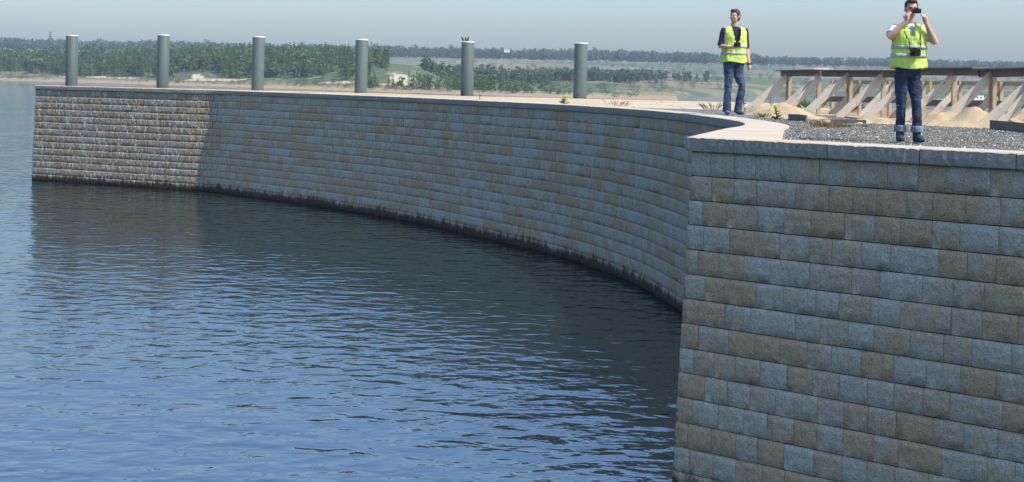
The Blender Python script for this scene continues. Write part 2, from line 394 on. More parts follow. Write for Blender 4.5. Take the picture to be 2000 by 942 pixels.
def trunkmesh(name, r=.014, top=.9, seed=0):
    bm = bmesh.new(); rr = random.Random(seed)
    def tube(a, b, r0, r1):
        d = (b-a).normalized(); s = d.orthogonal().normalized(); t = d.cross(s); rings = []
        for p, q in ((a, r0), (b, r1)): rings.append([bm.verts.new(p+(s*math.cos(k*1.2566)+t*math.sin(k*1.2566))*q) for k in range(5)])
        for k in range(5): bm.faces.new((rings[0][k], rings[0][(k+1) % 5], rings[1][(k+1) % 5], rings[1][k]))
    pts = [Vector((0, 0, -.04)), Vector((rr.uniform(-.01, .01), 0, .4)), Vector((0, rr.uniform(-.01, .01), top))]
    tube(pts[0], pts[1], r, r*.7); tube(pts[1], pts[2], r*.7, r*.2)
    for k in range(5):
        h = .25+.5*k/5; a = rr.random()*6.28; tube(Vector((0, 0, h)), Vector((math.cos(a)*.1, math.sin(a)*.1, h+.09)), r*.4, r*.15)
    return bm_mesh(name, bm)
CROWN = {}; 
FINE = {}
for k in range(5): CROWN['pine', k] = conifer(k, 170); FINE['pine', k] = conifer(k+60, 380, .15, .031)
for k in range(4): CROWN['birch', k] = broad(k, 160, .19, .15); FINE['birch', k] = broad(k+70, 340, .19, .15, .034)
for k in range(5): v, f, t = broad(20+k, 130, .30, .16); CROWN['oak', k] = (v, f, t)
for k in range(3): v, f, t = broad(40+k, 90, .55, .0); CROWN['bush', k] = (v, f, t)
TM = {}
for (kind, k), (v, f, t) in {**CROWN, **FINE}.items():
    TM[kind, k] = trimesh(kind+'_crown', v, f, t); TM[kind, k].materials.append(M['pine' if kind == 'pine' else 'birch' if kind == 'birch' else 'forest' if kind == 'oak' else 'shrub'])
TK = {}
for k in range(3):
    TK['pine', k] = trunkmesh('pine_trunk', .014, .9, k); TK['pine', k].materials.append(M['bark'])
    TK['birch', k] = trunkmesh('birch_trunk', .012, .85, k+5); TK['birch', k].materials.append(M['birch_bark'])
    TK['oak', k] = trunkmesh('tree_trunk', .022, .7, k+9); TK['oak', k].materials.append(M['bark'])
LAB = {'pine': ('slender dark green conifer among the trees on the far left bank', 'conifers on the far left bank', 'pine_tree'),
       'birch': ('light green young birch among the conifers on the far left bank', 'young birches on the far left bank', 'birch_tree'),
       'oak': ('rounded hazy tree standing up from the far plateau woodland', 'round trees of the plateau woodland', 'broadleaf_tree')}
def tree(kind, X, D, h, label=None, group=None, wide=1.0):
    zz = float(terrain(np.array([X]), np.array([D]))[0][0])-.1
    lab = LAB[kind]; e = empty(lab[2], (X, D, zz), random.random()*6.28)
    e.scale = (h*wide, h*wide, h)
    tag(e, label or lab[0], 'tree', group if label else lab[1])
    nk = 5 if kind != 'birch' else 4
    link('crown', TM[kind, random.randrange(nk)], None, e); link('trunk', TK[kind, random.randrange(3)], None, e)
    return e
def mass(name, items, label, mats):
    """many trees joined into one: items of (kind, X, D, height, wide)"""
    vs, fs, ts = [], [], []; o = 0
    its = np.array([(i[1], i[2]) for i in items]); zz = terrain(its[:, 0], its[:, 1])[0]
    for (kind, X, D, h, wd), z0 in zip(items, zz):
        v, f, t = CROWN[kind, random.randrange({'pine': 5, 'birch': 4, 'oak': 5, 'bush': 3}[kind])]
        a = random.random()*6.28; c, s = math.cos(a), math.sin(a)
        p = np.stack([(v[:, 0]*c-v[:, 1]*s)*h*wd+X, (v[:, 0]*s+v[:, 1]*c)*h*wd+D, v[:, 2]*h+z0-.1-.04*h], -1)
        vs.append(p); fs.append(f+o); ts.append(np.clip(t*.5+random.random()*.5, 0, 1)); o += len(v)
    me = trimesh(name, np.concatenate(vs), np.concatenate(fs), np.concatenate(ts)); me.materials.append(mats)
    return tag(link(name, me), label, kind='stuff')
def shoreD(px): return float(interp(px, SH))
# wooded bank on the left: the nearer rows are trees of their own
rnd = random.Random(3)
def dens(px, w):
    n = float(fbm(np.array([px*.9]), np.array([w*3.0]), .02, 31)[0])
    return n
cand = []
while len(cand) < 2700:
    px = rnd.uniform(-420, 760); w = 45+14*float(fbm(np.array([px]), np.array([1.0]), .03, 41)[0])+rnd.random()**1.15*160
    if px > 690 and w < 66+(760-px)*.1: continue
    if dens(px, w) < .27 or rnd.random() < (px-590)/260: continue
    if 350 < px < 420 and w < 64: continue
    cand.append((w, px))
cand.sort(); nind = 0; back_p, back_b = [], []
for w, px in cand:
    D = shoreD(px)+w; X = (px-1000)*D/F
    kind = 'pine' if rnd.random() < .78 else 'birch'
    h = (6+6*rnd.random()**.9)*(.8+.4*float(fbm(np.array([px]), np.array([w]), .05, 51)[0]))*(1.0 if kind == 'pine' else .9)*(D/620)**.5
    wd = rnd.uniform(.8, 1.35)
    if -10 < px < 740 and nind < 280 and (w < 74 or rnd.random() < .12):
        seg = sum(px > q_ for q_ in (141, 320, 506, 707))
        where = ('left of the first pile', 'between the first and second piles', 'between the second and third piles', 'between the third and fourth piles', 'right of the fourth pile')[seg]
        size = 'tall' if h > 11.5 else 'short' if h < 8.5 else 'middling'; row = 'at the wood edge' if w < 62 else 'deeper in the wood'
        e = tree(kind, X, D, h, '%s %s %s, %s' % (size, 'dark conifer' if kind == 'pine' else 'pale birch', row, where), LAB[kind][1]+' '+where, wide=wd); nind += 1
    else: (back_p if kind == 'pine' else back_b).append((kind, X, D, h, wd))
# small trees in front of the bluff and along the spit
for i in range(270):
    px = rnd.uniform(700, 1085); w = rnd.uniform(16, 60) if px < 860 else rnd.uniform(14, 75)
    if px > 735 and px < 850 and w > 30 and rnd.random() < .8: continue
    D = shoreD(px)+w; X = (px-1000)*D/F
    (back_p if rnd.random() < .4 else back_b).append(('pine' if rnd.random() < .4 else 'birch', X, D, rnd.uniform(3, 7.5)*(1 if px < 980 else .7), rnd.uniform(.9, 1.4)))
back_p = [b for b in back_p if b[0] == 'pine']+[b for b in back_b if b[0] == 'pine']; back_b = [b for b in back_b if b[0] == 'birch']+[b for b in back_p if b[0] == 'birch']
back_p = [b for b in back_p if b[0] == 'pine']
mass('conifer_wood', back_p, 'deeper rows of conifers behind the first trees on the left bank', M['pine'])
mass('birch_wood', back_b, 'light green young trees filling the wooded left bank and spit', M['birch'])
items = []
for i in range(900):
    px = rnd.uniform(-200, 1260); w = rnd.uniform(8, 48)*(1 if px < 700 else .8)
    if dens(px*1.3, w*2+100) < .45: continue
    D = shoreD(px)+w; items.append(('bush', (px-1000)*D/F, D, rnd.uniform(.9, 2.6), rnd.uniform(.8, 1.3)))
for i in range(1500):
    D = rnd.uniform(560, 1350); px = rnd.uniform(850, 2150)
    if D < float(interp(px, DB))+15 or dens(px*.7, D*.4) < .45: continue
    items.append(('bush', (px-1000)*D/F, D, rnd.uniform(1.6, 4.6), rnd.uniform(.9, 1.6)))
mass('shrubs', items, 'grey green shrubs dotted over the heath and far slopes', M['shrub'])
items = []
for i in range(520):    # belt half-way up the far slope
    px = min(1380, max(830, rnd.gauss(1060, 165))); D = 745+rnd.uniform(0, 60)+(px-1100)*.05+(rnd.uniform(-150, 120) if px < 1080 else 0)
    items.append((rnd.choice(['pine', 'birch', 'birch']), (px-1000)*D/F, D, rnd.uniform(5, 10)*(1 if px < 1290 else .8), rnd.uniform(1, 1.6)))
mass('slope_wood', items, 'hazy belt of young trees half way up the far slope', M['forest'])
items = []; n2 = 0
for i in range(2300):
    px = rnd.uniform(-350, 2350); D = rnd.uniform(1385, 1470); hh = 12.5+4*float(fbm(np.array([px]), np.array([3.0]), .012, 77)[0])+rnd.uniform(-1.5, 2)
    if px > 1480: hh *= .82
    X = (px-1000)*D/F
    if n2 < 24 and 0 < px < 2000 and rnd.random() < .03: tree('oak', X, D, hh+3.2, wide=1.25); n2 += 1
    else: items.append((rnd.choice(['oak', 'oak', 'oak', 'pine']), X, D, hh, rnd.uniform(1.0, 1.5)))
mass('plateau_woodland', items, 'long hazy woodland along the edge of the far plateau', M['forest'])
p = atD(98, 76, 1390); tree('pine', p.x, 1390, 24, 'tall dark conifer standing above the hazy woodland near the left edge', None, 1.3)

# ------------------------------------------------------------------ far houses
def house(loc, w, d, h, label, rz=0, flatroof=False):
    e = tag(empty('white_house', loc, rz), label, 'house')
    def bx(name, mat, c, s, parent=e):
        bm = bmesh.new(); bmesh.ops.create_cube(bm, size=1); bmesh.ops.scale(bm, vec=s, verts=bm.verts); bmesh.ops.translate(bm, vec=c, verts=bm.verts); return link(name, bm_mesh(name, bm), mat, parent)
    wl_ = bx('wall', M['white'], (0, 0, h/2-.5), (w, d, h+1))
    if flatroof:
        bx('upper_storey', M['white'], (-w*.28, 0, h+.9), (w*.42, d*.8, 1.8)); bx('roof', M['roof'], (w*.22, 0, h+.06), (w*.58, d*1.03, .12))
        bx('window', M['glass'], (-w*.3, -d*.4-.02, h+1.1), (w*.14, .06, .8))
    else:
        link('roof', mesh('roof', [(-w*.55, -d*.55, h), (w*.55, -d*.55, h), (w*.55, d*.55, h), (-w*.55, d*.55, h), (-w*.5, 0, h+1.8), (w*.5, 0, h+1.8)], [(0, 1, 5, 4), (2, 3, 4, 5), (0, 4, 3), (1, 2, 5), (3, 2, 1, 0)]), M['roof'], e)
    for k in (-.3, .02, .3): bx('window', M['glass'], (w*k, -d/2-.02, h*.55), (w*.12, .06, h*.28))
    return e
p = atD(1903, 196, 520); house((p.x, 520, p.z), 6.4, 5, 2.3, 'small white stepped building with dark window, seen low between the timber struts', .1, True)
p = atD(990, 101, 1378); house((p.x, 1378, p.z), 7, 6, 3.2, 'tiny white house in front of the far plateau woodland')

# ------------------------------------------------------------------ quay wall
ZT, CAPH = 4.725, .19
NC = 15; CH = (ZT-CAPH)/14; BAT = .011
kink = at(424, 376, 0)
LEFT_A = math.radians(-21.5)
tl = Vector((math.cos(LEFT_A), math.sin(LEFT_A)))
Lw = 10.0
while 1000+F*(kink.x-tl.x*Lw)/(kink.y-tl.y*Lw) > 66: Lw += .05
def catmull(pts, step=.05):
    P_ = [np.array(p, float) for p in pts]; P_ = [2*P_[0]-P_[1]]+P_+[2*P_[-1]-P_[-2]]; out = []
    for i in range(1, len(P_)-2):
        p0, p1, p2, p3 = P_[i-1:i+3]; n = max(2, int(np.linalg.norm(p2-p1)/step))
        for k in range(n):
            t = k/n; out.append(.5*((2*p1)+(-p0+p2)*t+(2*p0-5*p1+4*p2-p3)*t*t+(-p0+3*p1-3*p2+p3)*t**3))
    out.append(P_[-2]); return np.array(out)
class Path:
    def __init__(s, pts):
        s.p = pts; d = np.linalg.norm(np.diff(pts, axis=0), axis=1); s.s = np.concatenate([[0], np.cumsum(d)]); s.L = s.s[-1]
        t = np.gradient(pts, axis=0); s.t = t/np.linalg.norm(t, axis=1)[:, None]
    def __call__(s, q):
        if q < 0: return s.p[0]+s.t[0]*q, s.t[0], np.array([s.t[0][1], -s.t[0][0]])
        if q > s.L: return s.p[-1]+s.t[-1]*(q-s.L), s.t[-1], np.array([s.t[-1][1], -s.t[-1][0]])
        x = np.array([np.interp(q, s.s, s.p[:, k]) for k in (0, 1)]); t = np.array([np.interp(q, s.s, s.t[:, k]) for k in (0, 1)]); t /= np.linalg.norm(t)
        return x, t, np.array([t[1], -t[0]])
# plan of the top course, from the left end of the pier round the cove to the sharp corner
base = [(-10.73, 49.7), (-7.35, 46.7), (-3.8, 42.9), (0.11, 37.37), (2.10, 34.0), (3.42, 30.7), (4.12, 27.7), (4.44, 25.2), (4.54, 22.9), (4.43, 21.2), (4.1, 19.7), (3.47, 18.05)]
K2 = Vector((kink.x, kink.y))
pts = [tuple(K2-tl*Lw*(1-k/6)) for k in range(6)]+[(kink.x, kink.y)]+base+[(2.93, 16.48), (2.39, 14.9)]
curve = Path(catmull(pts)); TOPOFF = -.154            # the base line sits proud of the top by the batter
def top_off(s):                                       # waterline points are used on the far part, cap points near the cove
    return float(np.interp(s, [0, 34, 44, 90], [-.15, -.12, .0, .0]))
corner = np.array([2.39, 14.9]); tn = np.array([5.74-2.39, 12.59-14.91]); tn /= np.linalg.norm(tn)
near = Path(np.array([corner+tn*k*.25 for k in range(49)]))
n1 = near(0)[2]; n2 = curve(curve.L)[2]
shift = np.linalg.solve(np.array([n1, n2]), np.array([1., 1.]))        # corner moves this far per metre of batter
shift_t = float(shift@tn); shift_c = float(shift@curve(curve.L)[1])

# rough block: six variants in unit size, front at y = 0 facing -y
def blockmesh(seed):
    r = np.random.default_rng(seed); xs = [-.5, -.455, -.15, .15, .455, .5]; zs = [-.5, -.475, -.1, .2, .41, .5]
    V = []; T = []
    for j, zz in enumerate(zs):
        for i, xx in enumerate(xs):
            edge = i in (0, 5) or j in (0, 5)
            y = .003+.002*r.random() if i in (0, 5) else 0
            if j in (0, 5): y = (.021 if j == 5 else .005)+.004*r.random()
            if not edge: y = r.normal(0, .0045)
            V.append((xx+(0 if edge or i in (1, 4) else r.normal(0, .02)), y, zz+(0 if edge or j in (1, 4) else r.normal(0, .015))))
    for j in range(5):
        for i in range(5):
            a = j*6+i; T += [(a, a+1, a+7), (a, a+7, a+6)]
    b = len(V); V += [(-.5, .2, -.5), (.5, .2, -.5), (.5, .2, .5), (-.5, .2, .5)]
    T += [(0, b, b+1), (0, b+1, 5), (30, 35, b+2), (30, b+2, b+3), (0, 30, b+3), (0, b+3, b), (5, b+1, b+2), (5, b+2, 35)]
    return np.array(V, np.float32), np.array(T, np.int32)
BLK = [blockmesh(k) for k in range(8)]
BM = []
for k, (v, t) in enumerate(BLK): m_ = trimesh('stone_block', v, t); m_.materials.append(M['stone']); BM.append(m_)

def layout(path, s0f, s1f, offf, seed):
    """all blocks of a wall: (s, width, course, position, tangent, tint, variant)"""
    r = random.Random(seed); out = []
    for c in range(NC):
        zc = ZT-CAPH-(c+.5)*CH; s = s0f(c); end = s1f(c)
        s -= 0.0; first = True
        while s < end-.05:
            w = r.choice([.29, .31, .33, .34, .35, .36, .38, .42]) if r.random() > .07 else r.uniform(.48, .62)
            if first: w *= r.uniform(.4, 1.0); first = False
            w = min(w, end-s)
            if end-s-w < .12: w = end-s
            q = s+w/2; p_, t_, n_ = path(q); o = BAT*c+offf(q)
            p_ = p_+n_*(o+r.gauss(0, .0025))
            g = noise.noise(Vector((q*.55, c*2.3, seed))) + .45*noise.noise(Vector((q*1.9, c*5.1, seed+3)))
            tint = .50+g*.62+r.gauss(0, .21)
            out.append((q, w, c, p_, t_, max(0, min(1, tint)), r.randrange(8), zc)); s += w
    return out
def put_block(b, parent):
    q, w, c, p_, t_, tint, k, zc = b
    o = bpy.data.objects.new('stone_block', BM[k]); C.objects.link(o); o.parent = parent
    o.location = (p_[0], p_[1], zc); o.rotation_euler = (0, 0, math.atan2(t_[1], t_[0])); o.scale = (w-.003, 1, CH-.010); o['tint'] = tint
def block_mass(bl, parent):
    vs, ts, tt = [], [], []; o = 0
    for q, w, c, p_, t_, tint, k, zc in bl:
        v, t = BLK[k]; x = v[:, 0]*(w-.003)
        vs.append(np.stack([p_[0]+x*t_[0]-v[:, 1]*t_[1], p_[1]+x*t_[1]+v[:, 1]*t_[0], zc+v[:, 2]*(CH-.010)], -1)); ts.append(t+o); o += len(v); tt.append(np.full(len(v), tint))
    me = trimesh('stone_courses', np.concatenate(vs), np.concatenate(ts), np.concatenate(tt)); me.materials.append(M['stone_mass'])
    return tag(link('stone_courses', me, None, parent), kind='stuff')
def core(path, s0, s1, offf, parent, step=.5, ext=(0, 0)):
    V, Fc = [], []; n = int((s1-s0)/step)+2; ss = np.linspace(s0, s1, n); zs = []
    for c in range(NC): zs += [(ZT-CAPH-c*CH-.001, BAT*c-.035), (ZT-CAPH-(c+1)*CH, BAT*c-.035)]
    for q in ss:
        p_, t_, n_ = path(q)
        for zz, o in zs: x = p_+n_*(o+offf(q)); V.append((x[0], x[1], zz))
    m_ = len(zs)
    for i in range(n-1):
        for j in range(m_-1): Fc.append((i*m_+j, (i+1)*m_+j, (i+1)*m_+j+1, i*m_+j+1))
    return link('mortar_bed', mesh('mortar_bed', V, Fc), M['core'], parent)
OVER, CAPW = .055, .54
def capstone(path, s0, s1, offf, parent, seed, sub, ends=(0, 0), capw=lambda q: CAPW):
    """one capstone: curved slab whose front arris is broken unevenly"""
    r = random.Random(seed); n = max(2, int((s1-s0)/sub)+1); V, Fc = [], []; rows = []
    for i in range(n+1):
        q = s0+(s1-s0)*i/n+(.005 if i == 0 else -.005 if i == n else 0); qf = q; 
        p_, t_, n_ = path(q); o = OVER+offf(q); ch = .005+abs(r.gauss(0, .0045))
        e0 = t_*(ends[0] if i == 0 else 0)+t_*(ends[1] if i == n else 0)      # mitre at the corner
        cw = capw(q)
        def P3(a, zz, k): x = p_+n_*a+e0*k; return (x[0], x[1], zz)
        j = r.gauss(0, .002)
        rows.append([P3(o-cw-.055, ZT-.004 if capw(0) == capw(1e9) else ZT-.001, -1), P3(o-.05-abs(r.gauss(0, .01)), ZT+r.gauss(0, .0015), 0), P3(o-ch*1.2, ZT-.003-r.random()*.004, 0), P3(o+j*.5, ZT-ch*1.6, 0), P3(o+j+.004, ZT-CAPH*.55, 0), P3(o+r.gauss(0, .003), ZT-CAPH+.012, 0), P3(o-.012, ZT-CAPH+.002, 0), P3(o-cw-.055, ZT-CAPH+.002, -1)])
    for i in range(n+1): V += rows[i]
    for i in range(n):
        for j in range(8): Fc.append((i*8+j, i*8+(j+1) % 8, (i+1)*8+(j+1) % 8, (i+1)*8+j))
    Fc.append(tuple(range(7, -1, -1))); Fc.append(tuple(n*8+j for j in range(8)))
    bm = bmesh.new(); vv = [bm.verts.new(p) for p in V]
    for f in Fc: bm.faces.new([vv[k] for k in f])
    me = bm_mesh('cap_stone', bm); me.materials.append(M['cap']); me.materials.append(M['capface'])
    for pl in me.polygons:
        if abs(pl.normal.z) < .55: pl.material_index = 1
    return link('cap_stone', me, None, parent)
zero = lambda q: 0.0
# near wall
wall_n = tag(empty('stone_wall', (0, 0, 0)), 'near straight stretch of grey and tan stone wall with sharp corner, right foreground', 'wall')
bl = layout(near, lambda c: BAT*c*shift_t, lambda c: 9.5, zero, 11)
vis = [b for b in bl if b[0] < 5.6 and b[2] < 14 and b[7] > HC-950/F*(b[3][1]) ]
vset = set(id(b) for b in vis)
for b in vis: put_block(b, wall_n)
block_mass([b for b in bl if id(b) not in vset], wall_n)
core(near, 0, 9.5, zero, wall_n, ext=(0, 0))
# mitre of the front arris: the overhang moves the corner along both walls
mc = OVER*shift_t
sN = -0.0
edges = [mc, .62, 1.85, 2.95, 4.0, 5.1, 6.2, 7.3, 8.4, 9.5]
for k in range(len(edges)-1): capstone(near, edges[k], edges[k+1], zero, wall_n, 100+k, .045 if k < 6 else .3)
# curved wall
wall_c = tag(empty('stone_wall', (0, 0, 0)), 'long curved stone pier wall sweeping from the lake back into the cove', 'wall')
bl = layout(curve, lambda c: 0, lambda c: curve.L+BAT*c*shift_c, top_off, 23)
def score(b):
    q, w, c, p_, t_, tint, k, zc = b; X, D = p_
    sx = 1000+F*X/D
    if zc < .02 or sx > 1352 or q > curve.L-4: return 0
    vd = np.array([X, D])/math.hypot(X, D); nn = np.array([t_[1], -t_[0]]); cs = -(vd@nn)
    return max(0, cs)*w*(F/D)**2
bl.sort(key=score, reverse=True)
for b in bl[:300]: put_block(b, wall_c)
block_mass(bl[300:], wall_c)
core(curve, 0, curve.L, top_off, wall_c)
s = 0; k = 0; last = curve.L+OVER*shift_c
while s < last-.01:
    e = min(s+random.Random(k).uniform(.95, 1.2), last)
    if last-e < .4: e = last
    sub = .05 if s > 36 else .09
    capstone(curve, s, e, top_off, wall_c, 300+k, sub, (0, 0), lambda q: float(np.interp(q, [curve.L-8.6, curve.L-5.2, curve.L-.2], [CAPW, .74, 1.15]))); s = e; k += 1
# ------------------------------------------------------------------ pier deck: back edge line, paving rows, gravel
ZG = ZT-.03
bk_r = at(1530, 202.5, ZG); bk_m = at(900, 188.5, ZG); pe, te, ne = curve(0)
bdir = (bk_r-bk_m); bdir.z = 0; bdir.normalize(); bnor = Vector((bdir.y, -bdir.x, 0))     # bnor points to the camera side
left_back = Vector((pe[0]+te[0]*.9-ne[0]*.9, pe[1]+te[1]*.9-ne[1]*.9, ZG))
# the outline of the filled pier (land side), closed around behind the timber row
front = [curve(q) for q in np.linspace(0, curve.L, 120)]
poly = [tuple(p_-n_*(.30-top_off(0)*0)) for p_, t_, n_ in front]
poly_n = [tuple(near(q)[0]-near(q)[2]*.30) for q in np.linspace(.7, 12, 20)]
bR1 = at(1640, 205, ZG); bR2 = Vector((16.0, 40.0, ZG)); bR3 = Vector((60.0, 31.0, ZG))
outline = [p for p in poly[:-4]]+poly_n+[(14, -2), (60, -2), (60, 31), (16.5, 41.0), (bk_r.x, bk_r.y), (bk_m.x, bk_m.y), (at(700, 181.5, ZG).x, at(700, 181.5, ZG).y), (left_back.x, left_back.y)]
bm = bmesh.new(); vv = [bm.verts.new((x, y, ZG-.012)) for x, y in outline]
from mathutils.geometry import tessellate_polygon
for tri in tessellate_polygon([[Vector((x, y, 0)) for x, y in outline]]): bm.faces.new([vv[k] for k in tri])
lo = [bm.verts.new((x, y, -1)) for x, y in outline]
for k in range(len(outline)): 
    if len(poly)-4+20 <= k: bm.faces.new((vv[k], vv[(k+1) % len(vv)], lo[(k+1) % len(vv)], lo[k]))
tag(link('gravel_ground', bm_mesh('gravel_ground', bm), M['gravel']), 'grey gravel and sandy earth fill behind the stone capping', kind='structure')
# paving rows along the back edge of the pier
pv = tag(empty('stone_paving', (0, 0, 0)), 'band of tan stone slabs along the back edge of the pier', kind='structure')
A_ = left_back; B_ = Vector((bk_m.x, bk_m.y, ZG)); B0 = Vector((at(700, 181.5, ZG).x, at(700, 181.5, ZG).y, ZG)); C_ = Vector((bk_r.x, bk_r.y, ZG))
bp = Path(np.array([A_.xy, B0.xy, B_.xy, C_.xy])); bp = Path(np.array([bp(q)[0] for q in np.linspace(0, bp.L, 60)]))
front_pts = np.array([p_+n_*top_off(0) for p_, t_, n_ in front])
def fdist(p_): return np.min(np.linalg.norm(front_pts-p_, axis=1))
def slab(pts4, z0, th, tint):
    bm = bmesh.new(); c = sum((Vector(p_) for p_ in pts4), Vector((0, 0)))/4
    a = [bm.verts.new((*(c+(Vector(p_)-c)*.985), z0-th)) for p_ in pts4]; b = [bm.verts.new((*(c+(Vector(p_)-c)*.985), z0-.012)) for p_ in pts4]; d = [bm.verts.new((*(c+(Vector(p_)-c)*.97), z0)) for p_ in pts4]
    for L_, U_ in ((a, b), (b, d)):
        for k in range(4): bm.faces.new((L_[k], L_[(k+1) % 4], U_[(k+1) % 4], U_[k]))
    bm.faces.new(d); o = link('paving_slab', bm_mesh('paving_slab', bm), M['paving'], pv); o['tint'] = tint
rows = [(-.05, .55, ZT-.012), (.56, 2.4, ZT-.018), (2.4, 4.4, ZT-.022)]+[(4.4+2.3*k, 6.7+2.3*k, ZT-.022+.003*(k % 2)) for k in range(7)]
def to_px(X, D, z):
    u = X/D*F; v = (HC-z)/D*F; n = math.sqrt(1+B*B); return 1000+(u-B*v)/n, Y0+(B*u+v)/n
for ri, (o0, o1, zz) in enumerate(rows):
    s = (ri % 2)*.5
    while s < bp.L-.2:
        e = min(s+random.uniform(1.2, 1.8), bp.L); (pa, ta, na_), (pb, tb, nb_) = bp(s), bp(e)
        q4 = [pa+na_*o0, pa+na_*o1, pb+nb_*o1, pb+nb_*o0]; mid = sum(q4)/4
        out = 0
        for ci in range(4):                                  # keep every corner behind the capstones
            k = np.argmin(np.linalg.norm(front_pts-q4[ci], axis=1)); n_ = front[k][2]; sg = (q4[ci]-front_pts[k])@n_
            if sg > -.30: q4[ci] = q4[ci]-n_*(sg+.30); out += 1
        mx, my = to_px(*(sum(q4)/4), ZT)
        if mx > 1270 and my > 212+(mx-1400)*.015: out = 4     # gravel from here on
        if out < 4: slab([Vector(p_) for p_ in q4], min(zz, ZT-.012) if out else zz, .06, random.random())
        s = e

# ------------------------------------------------------------------ mooring piles and birds
posts = [(141.0, 70, 58.6), (319.8, 69, 57.4), (505.6, 72.5, 55.8), (706.8, 78, 54.0), (914, 82.5, 52.3), (1135, 85, 50.6)]
plab = ['leftmost of the six grey green steel piles, near the pier end', 'second grey green steel pile from the pier end', 'third grey green steel pile from the pier end',
        'fourth grey green steel pile from the pier end', 'grey green steel pile with three birds sitting on its top', 'grey green steel pile nearest to the man in the navy shirt']
def lathe(name, prof, n=28):
    V = []; Fc = []
    for r_, zz in prof: V += [(r_*math.cos(k*2*math.pi/n), r_*math.sin(k*2*math.pi/n), zz) for k in range(n)]
    for j in range(len(prof)-1):
        for k in range(n): Fc.append((j*n+k, j*n+(k+1) % n, (j+1)*n+(k+1) % n, (j+1)*n+k))
    Fc.append(tuple((len(prof)-1)*n+k for k in range(n))); Fc.append(tuple(range(n-1, -1, -1)))
    me = mesh(name, V, Fc)
    for pl in me.polygons: pl.use_smooth = len(pl.vertices) == 4
    return me
pm = lathe('pile_tube', [(.30, -5.5), (.30, -2.4), (.30, -.035), (.297, -.03)]); pm.materials.append(M['steel'])
lm_ = lathe('pile_lid', [(.302, -.028), (.306, -.022), (.306, .012), (.29, .02), (.1, .028)]); lm_.materials.append(M['steel_top'])
ptop = []
for (x, y, D), lab in zip(posts, plab):
    p = atD(x, y, D); e = tag(empty('mooring_pile', p), lab, 'pile', 'row of steel mooring piles'); link('tube', pm, None, e); link('lid', lm_, None, e); ptop.append(p); e.rotation_euler = (random.gauss(0, .004), random.gauss(0, .005), random.random()*6.28)
def bird(loc, rz, s, lab):
    bm = bmesh.new()
    def ell(c, r_, seg=10):
        g = bmesh.ops.create_uvsphere(bm, u_segments=seg, v_segments=7, radius=1); bmesh.ops.scale(bm, vec=r_, verts=g['verts']); bmesh.ops.translate(bm, vec=c, verts=g['verts']); return g['verts']
    vs = ell((0, 0, .12), (.055, .05, .10)); bmesh.ops.rotate(bm, cent=(0, 0, .12), matrix=Matrix.Rotation(.5, 3, 'Y'), verts=vs)
    ell((.055, 0, .235), (.034, .03, .034)); ell((.035, 0, .19), (.03, .03, .05)); ell((-.075, 0, .05), (.05, .02, .02)); ell((.10, 0, .23), (.025, .008, .008))
    for sy in (-.02, .02): ell((.0, sy, .02), (.006, .006, .035), 6)
    o = tag(link('bird', bm_mesh('bird', bm, True), M['bird']), lab, 'bird', 'birds on the pile'); o.location = loc; o.rotation_euler = (0, 0, rz); o.scale = (s, s, s)
pz = ptop[4]+Vector((0, 0, .02))
bird(pz+Vector((-.24, -.05, 0)), 2.6, .85, 'small dark bird on the pile top, apart from the other two')
bird(pz+Vector((-.11, 0, 0)), 1.9, .8, 'small dark bird on the pile top, middle one of the three')
bird(pz+Vector((-.01, -.04, 0)), .6, .85, 'small dark bird on the pile top, rightmost one of the three')

# ------------------------------------------------------------------ loose gravel stones behind the capping
def pebbles(n):
    pts_ = []
    while len(pts_) < n:
        D = 12.2+RNG.random()**1.6*17; u = RNG.uniform(.13, .50); X = u*D
        p_ = np.array([X, D]); q = .976*X+.219*D
        if q > 13.9+RNG.normal(0, .5) or q < 0: continue
        # land side of both cappings
        kn = (p_-near.p[0])@tn; dn = (p_-near.p[0])@n1
        if dn > -(CAPW+.01): continue
        k = np.argmin(np.linalg.norm(front_pts-p_, axis=1))
        if (p_-front_pts[k])@front[k][2] > -(CAPW+.0) and np.linalg.norm(front_pts[k]-p_) < 4: continue
        pts_.append((X, D))
    pts_ = np.array(pts_); base_v = np.array([(1, 0, 0), (-1, 0, 0), (0, 1, 0), (0, -1, 0), (0, 0, 1), (0, 0, -1)], float)
    tri = np.array([(0, 2, 4), (2, 1, 4), (1, 3, 4), (3, 0, 4), (2, 0, 5), (1, 2, 5), (3, 1, 5), (0, 3, 5)])
    sz = RNG.uniform(.007, .018, n)*(1+RNG.random(n)**6*.8); ang = RNG.uniform(0, 6.28, n)
    v = base_v[None]*RNG.uniform(.6, 1.25, (n, 6, 1))*np.stack([sz, sz*RNG.uniform(.6, 1, n), sz*RNG.uniform(.45, .8, n)], -1)[:, None, :]
    v += RNG.normal(0, 1, (n, 6, 3))*sz[:, None, None]*.18
    c, s_ = np.cos(ang)[:, None], np.sin(ang)[:, None]
    w = np.stack([v[..., 0]*c-v[..., 1]*s_+pts_[:, :1], v[..., 0]*s_+v[..., 1]*c+pts_[:, 1:2], v[..., 2]+ZG-.006+sz[:, None]*.3], -1)
    t = (tri[None]+np.arange(n)[:, None, None]*6).reshape(-1, 3)
    return trimesh('gravel', w.reshape(-1, 3), t, np.repeat(RNG.random(n), 6))
tag(link('gravel', pebbles(60000), M['pebble']), 'loose grey gravel stones strewn behind the capping', kind='stuff')

